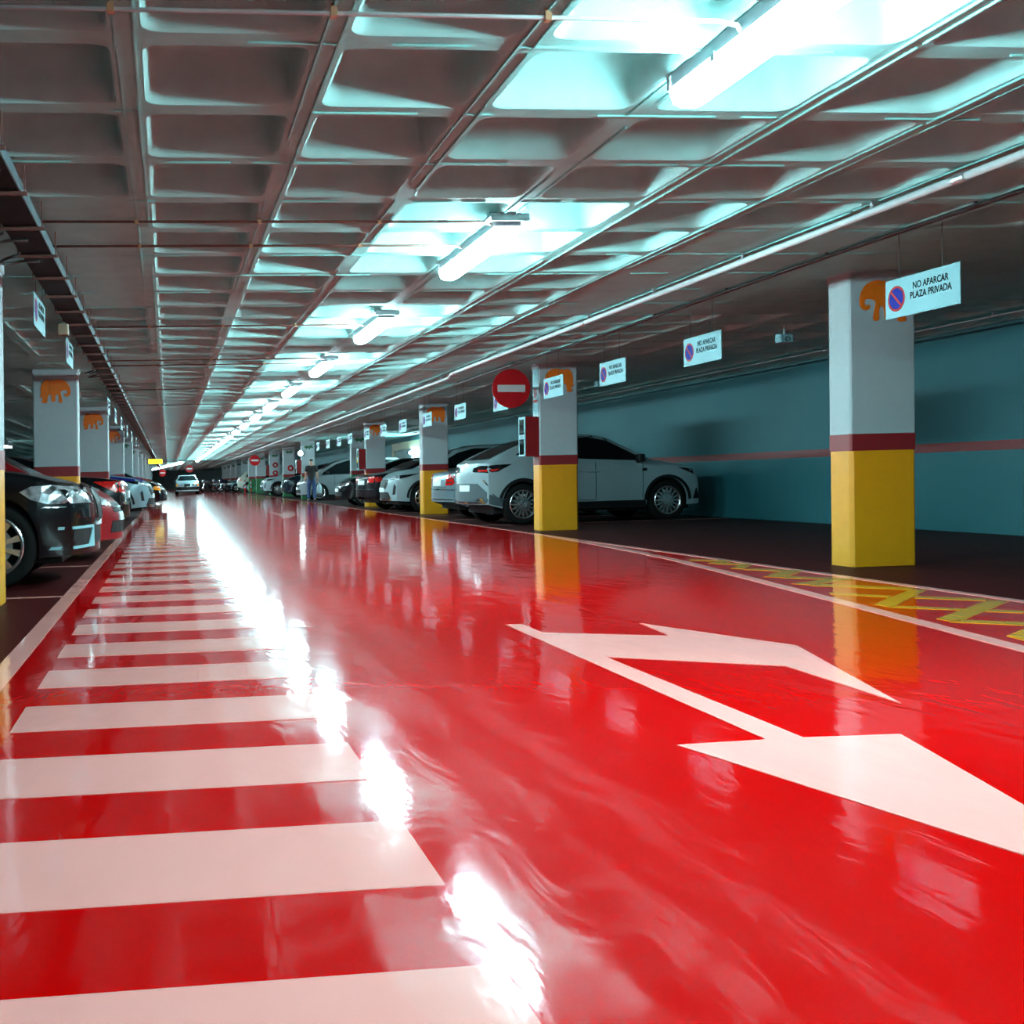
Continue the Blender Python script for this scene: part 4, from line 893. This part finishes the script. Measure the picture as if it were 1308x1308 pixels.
c = Car('car', 'pale blue rounded car with deep blue bonnet in the left bays', 'car', None, dict(CROSS, bowf=.40), P_SILVB); cross_glass(c); crossover_front(c, P_SILVB)
c.decal('bonnet_panel', 'T', [(3.45, -.78), (4.25, -.70), (4.36, 0), (4.25, .70), (3.45, .78)], M_BLUEGL, .006, label='deep blue bonnet'); c.decal('wing_panel', 'S', [(3.4, 1.0), (4.1, .95), (4.1, 1.0), (3.5, 1.08)], M_BLUEGL, .006); c.put(-.36-4.55/2, 28.4)
c = Car('car', 'pale silver car behind the rounded blue one on the left', 'car', None, CROSS, P_SILVB); cross_glass(c); crossover_front(c, P_SILVB); c.put(-1.0-4.55/2, 36.2)
c = Car('car', 'black car with amber indicator farthest out in the left bays', 'car', None, HATCH, P_BLACK); hatch_glass(c); hatch_front(c)
c.decal('indicator', 'S', [(3.5, .66), (3.78, .62), (3.78, .76), (3.55, .78)], M_AMBER, .01); c.put(-.05-2, 40.6)
c = Car('car', 'dark car just past the black one with amber indicator', 'car', None, HATCH, P_DARK); hatch_glass(c); hatch_front(c); c.put(-.3-2, 52)

# --- small cars in the far bays
for i, (xn, y, h, pm, lab) in enumerate(((5.0, 108, math.pi, P_WHITE, 'white hatchback among the farthest right bays'), (5.1, 115, math.pi, P_DARK, 'black hatchback among the farthest right bays'), (5.0, 124, math.pi, P_SILVB, 'silver hatchback last in the right bays'),
        (-.9, 60, 0, P_WHITE, 'white hatchback far along the left bays'), (-.7, 69, 0, P_SILVB, 'silver hatchback far along the left bays'), (-.5, 78, 0, P_DARK, 'dark hatchback far along the left bays'), (-.4, 88, 0, P_WHITE, 'last white hatchback of the left bays'))):
    c = Car('car', lab, 'car', None, HATCH, pm); hatch_glass(c); hatch_front(c); c.put(xn + (2 if h else -2), y, h)
# ------------------------------------------------------------------ motorcycles
def motorbike(x, y, h, m, label):
    t = thing('motorcycle', label, 'motorcycle', x, y, 0, h, group='motorcycles parked at the far right')
    for xx in (-.68, .68):
        w = part('wheel', MB().lathe([(-.05, .20), (-.06, .28), (0, .31), (.06, .28), (.05, .20)], 20, 'y'), M_RUB, t, loc=(xx, 0, .31))
        r = MB().lathe([(-.045, .205), (.045, .205)], 20, 'y')
        for k in range(5): a = 2*math.pi*k/5; r.tube([(0, 0, 0), (.2*math.cos(a), 0, .2*math.sin(a))], .015, 5)
        part('rim', r, M_ALLOY, w)
    part('frame', MB().tube([(-.68, .07, .31), (-.2, .08, .42), (.25, .06, .75), (.45, 0, .85)], .03, 6).chbox(-.25, .25, -.14, .14, .28, .58, .05), M_TRIM, t)
    part('fork', MB().tube([(.68, .07, .31), (.42, .06, .95)], .025, 6).tube([(.68, -.07, .31), (.42, -.06, .95)], .025, 6), M_CHROME, t)
    part('tank', MB().tube([(-.05, 0, .82), (.10, 0, .88), (.30, 0, .88), (.42, 0, .84)], [.06, .14, .15, .07], 10), m, t, smooth=True)
    part('seat', MB().chbox(-.75, .0, -.13, .13, .76, .84, .05), M_BLACK, t)
    part('fairing', MB().tube([(.40, 0, .80), (.50, 0, .90), (.62, 0, .98), (.70, 0, 1.0)], [.12, .20, .17, .08], 10), m, t, smooth=True)
    part('handlebar', MB().tube([(.36, -.36, 1.02), (.42, -.2, .98), (.42, .2, .98), (.36, .36, 1.02)], .016, 6), M_TRIM, t)
    part('headlight', MB().lathe([(.70, .09), (.73, .07), (.74, .001)], 12, 'x', (0, 0, .92)), M_LENS, t)
motorbike(3.7, 98, math.pi+.3, P_SILVB, 'pale motorcycle nearest to the oncoming white saloon'); motorbike(4.5, 95, math.pi+.25, P_SILVB, 'silver motorcycle in the middle of the parked three'); motorbike(4.75, 88, math.pi+.3, P_DBLUE, 'blue motorcycle next to the pale hatchback')

# ------------------------------------------------------------------ person, seen from behind
def skin_body(name, verts, edges, m, parent=None, root=0, sub=2):
    me = bpy.data.meshes.new(name); me.from_pydata([v[0] for v in verts], edges, []); o = link(name, me, parent)
    sk = o.modifiers.new('skin', 'SKIN'); sk.use_smooth_shade = True
    for i, v in enumerate(verts):
        r = v[1]; me.skin_vertices[0].data[i].radius = r if isinstance(r, tuple) else (r, r)
    for i in range(len(verts)): me.skin_vertices[0].data[i].use_root = (i == root)
    ss = o.modifiers.new('sub', 'SUBSURF'); ss.levels = sub; ss.render_levels = sub
    me.materials.append(m); return o
t = thing('person', 'person in black T-shirt and blue jeans walking away, carrier bag in hand', 'person', 5.74, 43.8, 0, 0, tilt=False); t.scale = (.96, .96, .96)
# facing +y (away); x right
V = [((0, 0, .96), (.15, .11)), ((0, .01, 1.12), (.145, .10)), ((0, .02, 1.30), (.17, .115)), ((0, .0, 1.44), (.13, .09)), ((0, .01, 1.53), (.058, .058)), ((0, .03, 1.60), (.075, .085)), ((0, .035, 1.69), (.08, .098)), ((0, .03, 1.755), (.055, .07)),
     ((-.18, .0, 1.43), .065), ((-.245, -.03, 1.17), .045), ((-.255, .05, .94), .034), ((-.255, .075, .87), (.022, .042)),
     ((.18, .0, 1.43), .065), ((.25, -.01, 1.17), .045), ((.27, .06, .94), .034), ((.27, .085, .87), (.022, .042)),
     ((-.10, .0, .88), .095), ((-.115, .05, .50), .065), ((-.12, .0, .10), .042), ((-.125, .13, .045), (.045, .04)),
     ((.10, .0, .88), .095), ((.12, -.01, .50), .065), ((.13, -.10, .12), .042), ((.135, .03, .045), (.045, .04))]
Eg = [(0, 1), (1, 2), (2, 3), (3, 4), (4, 5), (5, 6), (6, 7), (3, 8), (8, 9), (9, 10), (10, 11), (3, 12), (12, 13), (13, 14), (14, 15), (0, 16), (16, 17), (17, 18), (18, 19), (0, 20), (20, 21), (21, 22), (22, 23)]
nb = len(V)
for hx, hy, sgn in ((-.255, .085, -1), (.27, .095, 1)):
    base = 11 if sgn < 0 else 15
    for k, (dy, l) in enumerate(((-.028, .058), (-.010, .072), (.010, .076), (.028, .066))):
        i = len(V); V += [((hx+.002*sgn, hy+dy, .835), .0095), ((hx-.006*sgn, hy+dy+.012, .835-l*.55), .0088), ((hx-.020*sgn, hy+dy+.016, .835-l), .0078)]
        Eg += [(base, i), (i, i+1), (i+1, i+2)]
    i = len(V); V += [((hx-.022*sgn, hy+.035, .86), .0105), ((hx-.034*sgn, hy+.05, .825), .0088)]; Eg += [(base, i), (i, i+1)]
skin_body('body', V, Eg, M_SKIN, t)
S = [((0, 0, .80), (.178, .13)), ((0, 0, .92), (.178, .128)), ((0, .01, 1.12), (.172, .122)), ((0, .02, 1.30), (.20, .14)), ((0, .0, 1.45), (.15, .105)), ((0, .01, 1.50), (.075, .07)), ((-.185, .0, 1.43), .085), ((-.238, -.02, 1.22), .072), ((.185, .0, 1.43), .085), ((.243, -.005, 1.22), .072)]
skin_body('t_shirt', S, [(0, 1), (1, 2), (2, 3), (3, 4), (4, 5), (4, 6), (6, 7), (4, 8), (8, 9)], M_SHIRT, t)
J = [((0, 0, 1.06), (.15, .108)), ((0, 0, .90), (.17, .125)), ((-.10, .0, .82), .112), ((-.115, .05, .50), .085), ((-.12, .0, .09), .068), ((.10, .0, .82), .112), ((.12, -.01, .50), .085), ((.13, -.095, .11), .068)]
skin_body('jeans', J, [(0, 1), (1, 2), (2, 3), (3, 4), (1, 5), (5, 6), (6, 7)], M_JEANS, t)
skin_body('hair', [((0, .0, 1.66), (.078, .075)), ((0, .015, 1.73), (.088, .10)), ((0, .03, 1.775), (.06, .075))], [(0, 1), (1, 2)], M_HAIR, t)
for i, (x, y) in enumerate(((-.122, .06), (.132, -.04))): skin_body('shoe', [((x, y-.07, .045), (.048, .045)), ((x, y+.05, .04), (.052, .04)), ((x, y+.15, .035), (.045, .032))], [(0, 1), (1, 2)], M_SHOE, t)
bag = thing('carrier_bag', 'pale plastic carrier bag hanging from the hand of the walking person', 'bag', 5.74+.33, 43.9, .30, tilt=False)
bm_ = MB(); prof = [(0.0, .07, .04), (.05, .09, .055), (.22, .10, .06), (.34, .08, .04), (.40, .04, .02)]
n = 16; vs = [(a*math.cos(2*math.pi*k/n)*(1+.08*math.sin(5*k)), b*math.sin(2*math.pi*k/n)*(1+.1*math.cos(3*k)), z) for z, a, b in prof for k in range(n)]
bm_.add(vs, [(i*n+k, i*n+(k+1) % n, (i+1)*n+(k+1) % n, (i+1)*n+k) for i in range(len(prof)-1) for k in range(n)] + [tuple(range(n-1, -1, -1))])
part('pouch', bm_, M_BAG, bag, smooth=True)
for sx in (-.03, .03): part('handle', MB().tube([(sx, 0, .38), (-.03, 0, .50), (-.035, 0, .535)], .010, 6), M_BAG, bag)
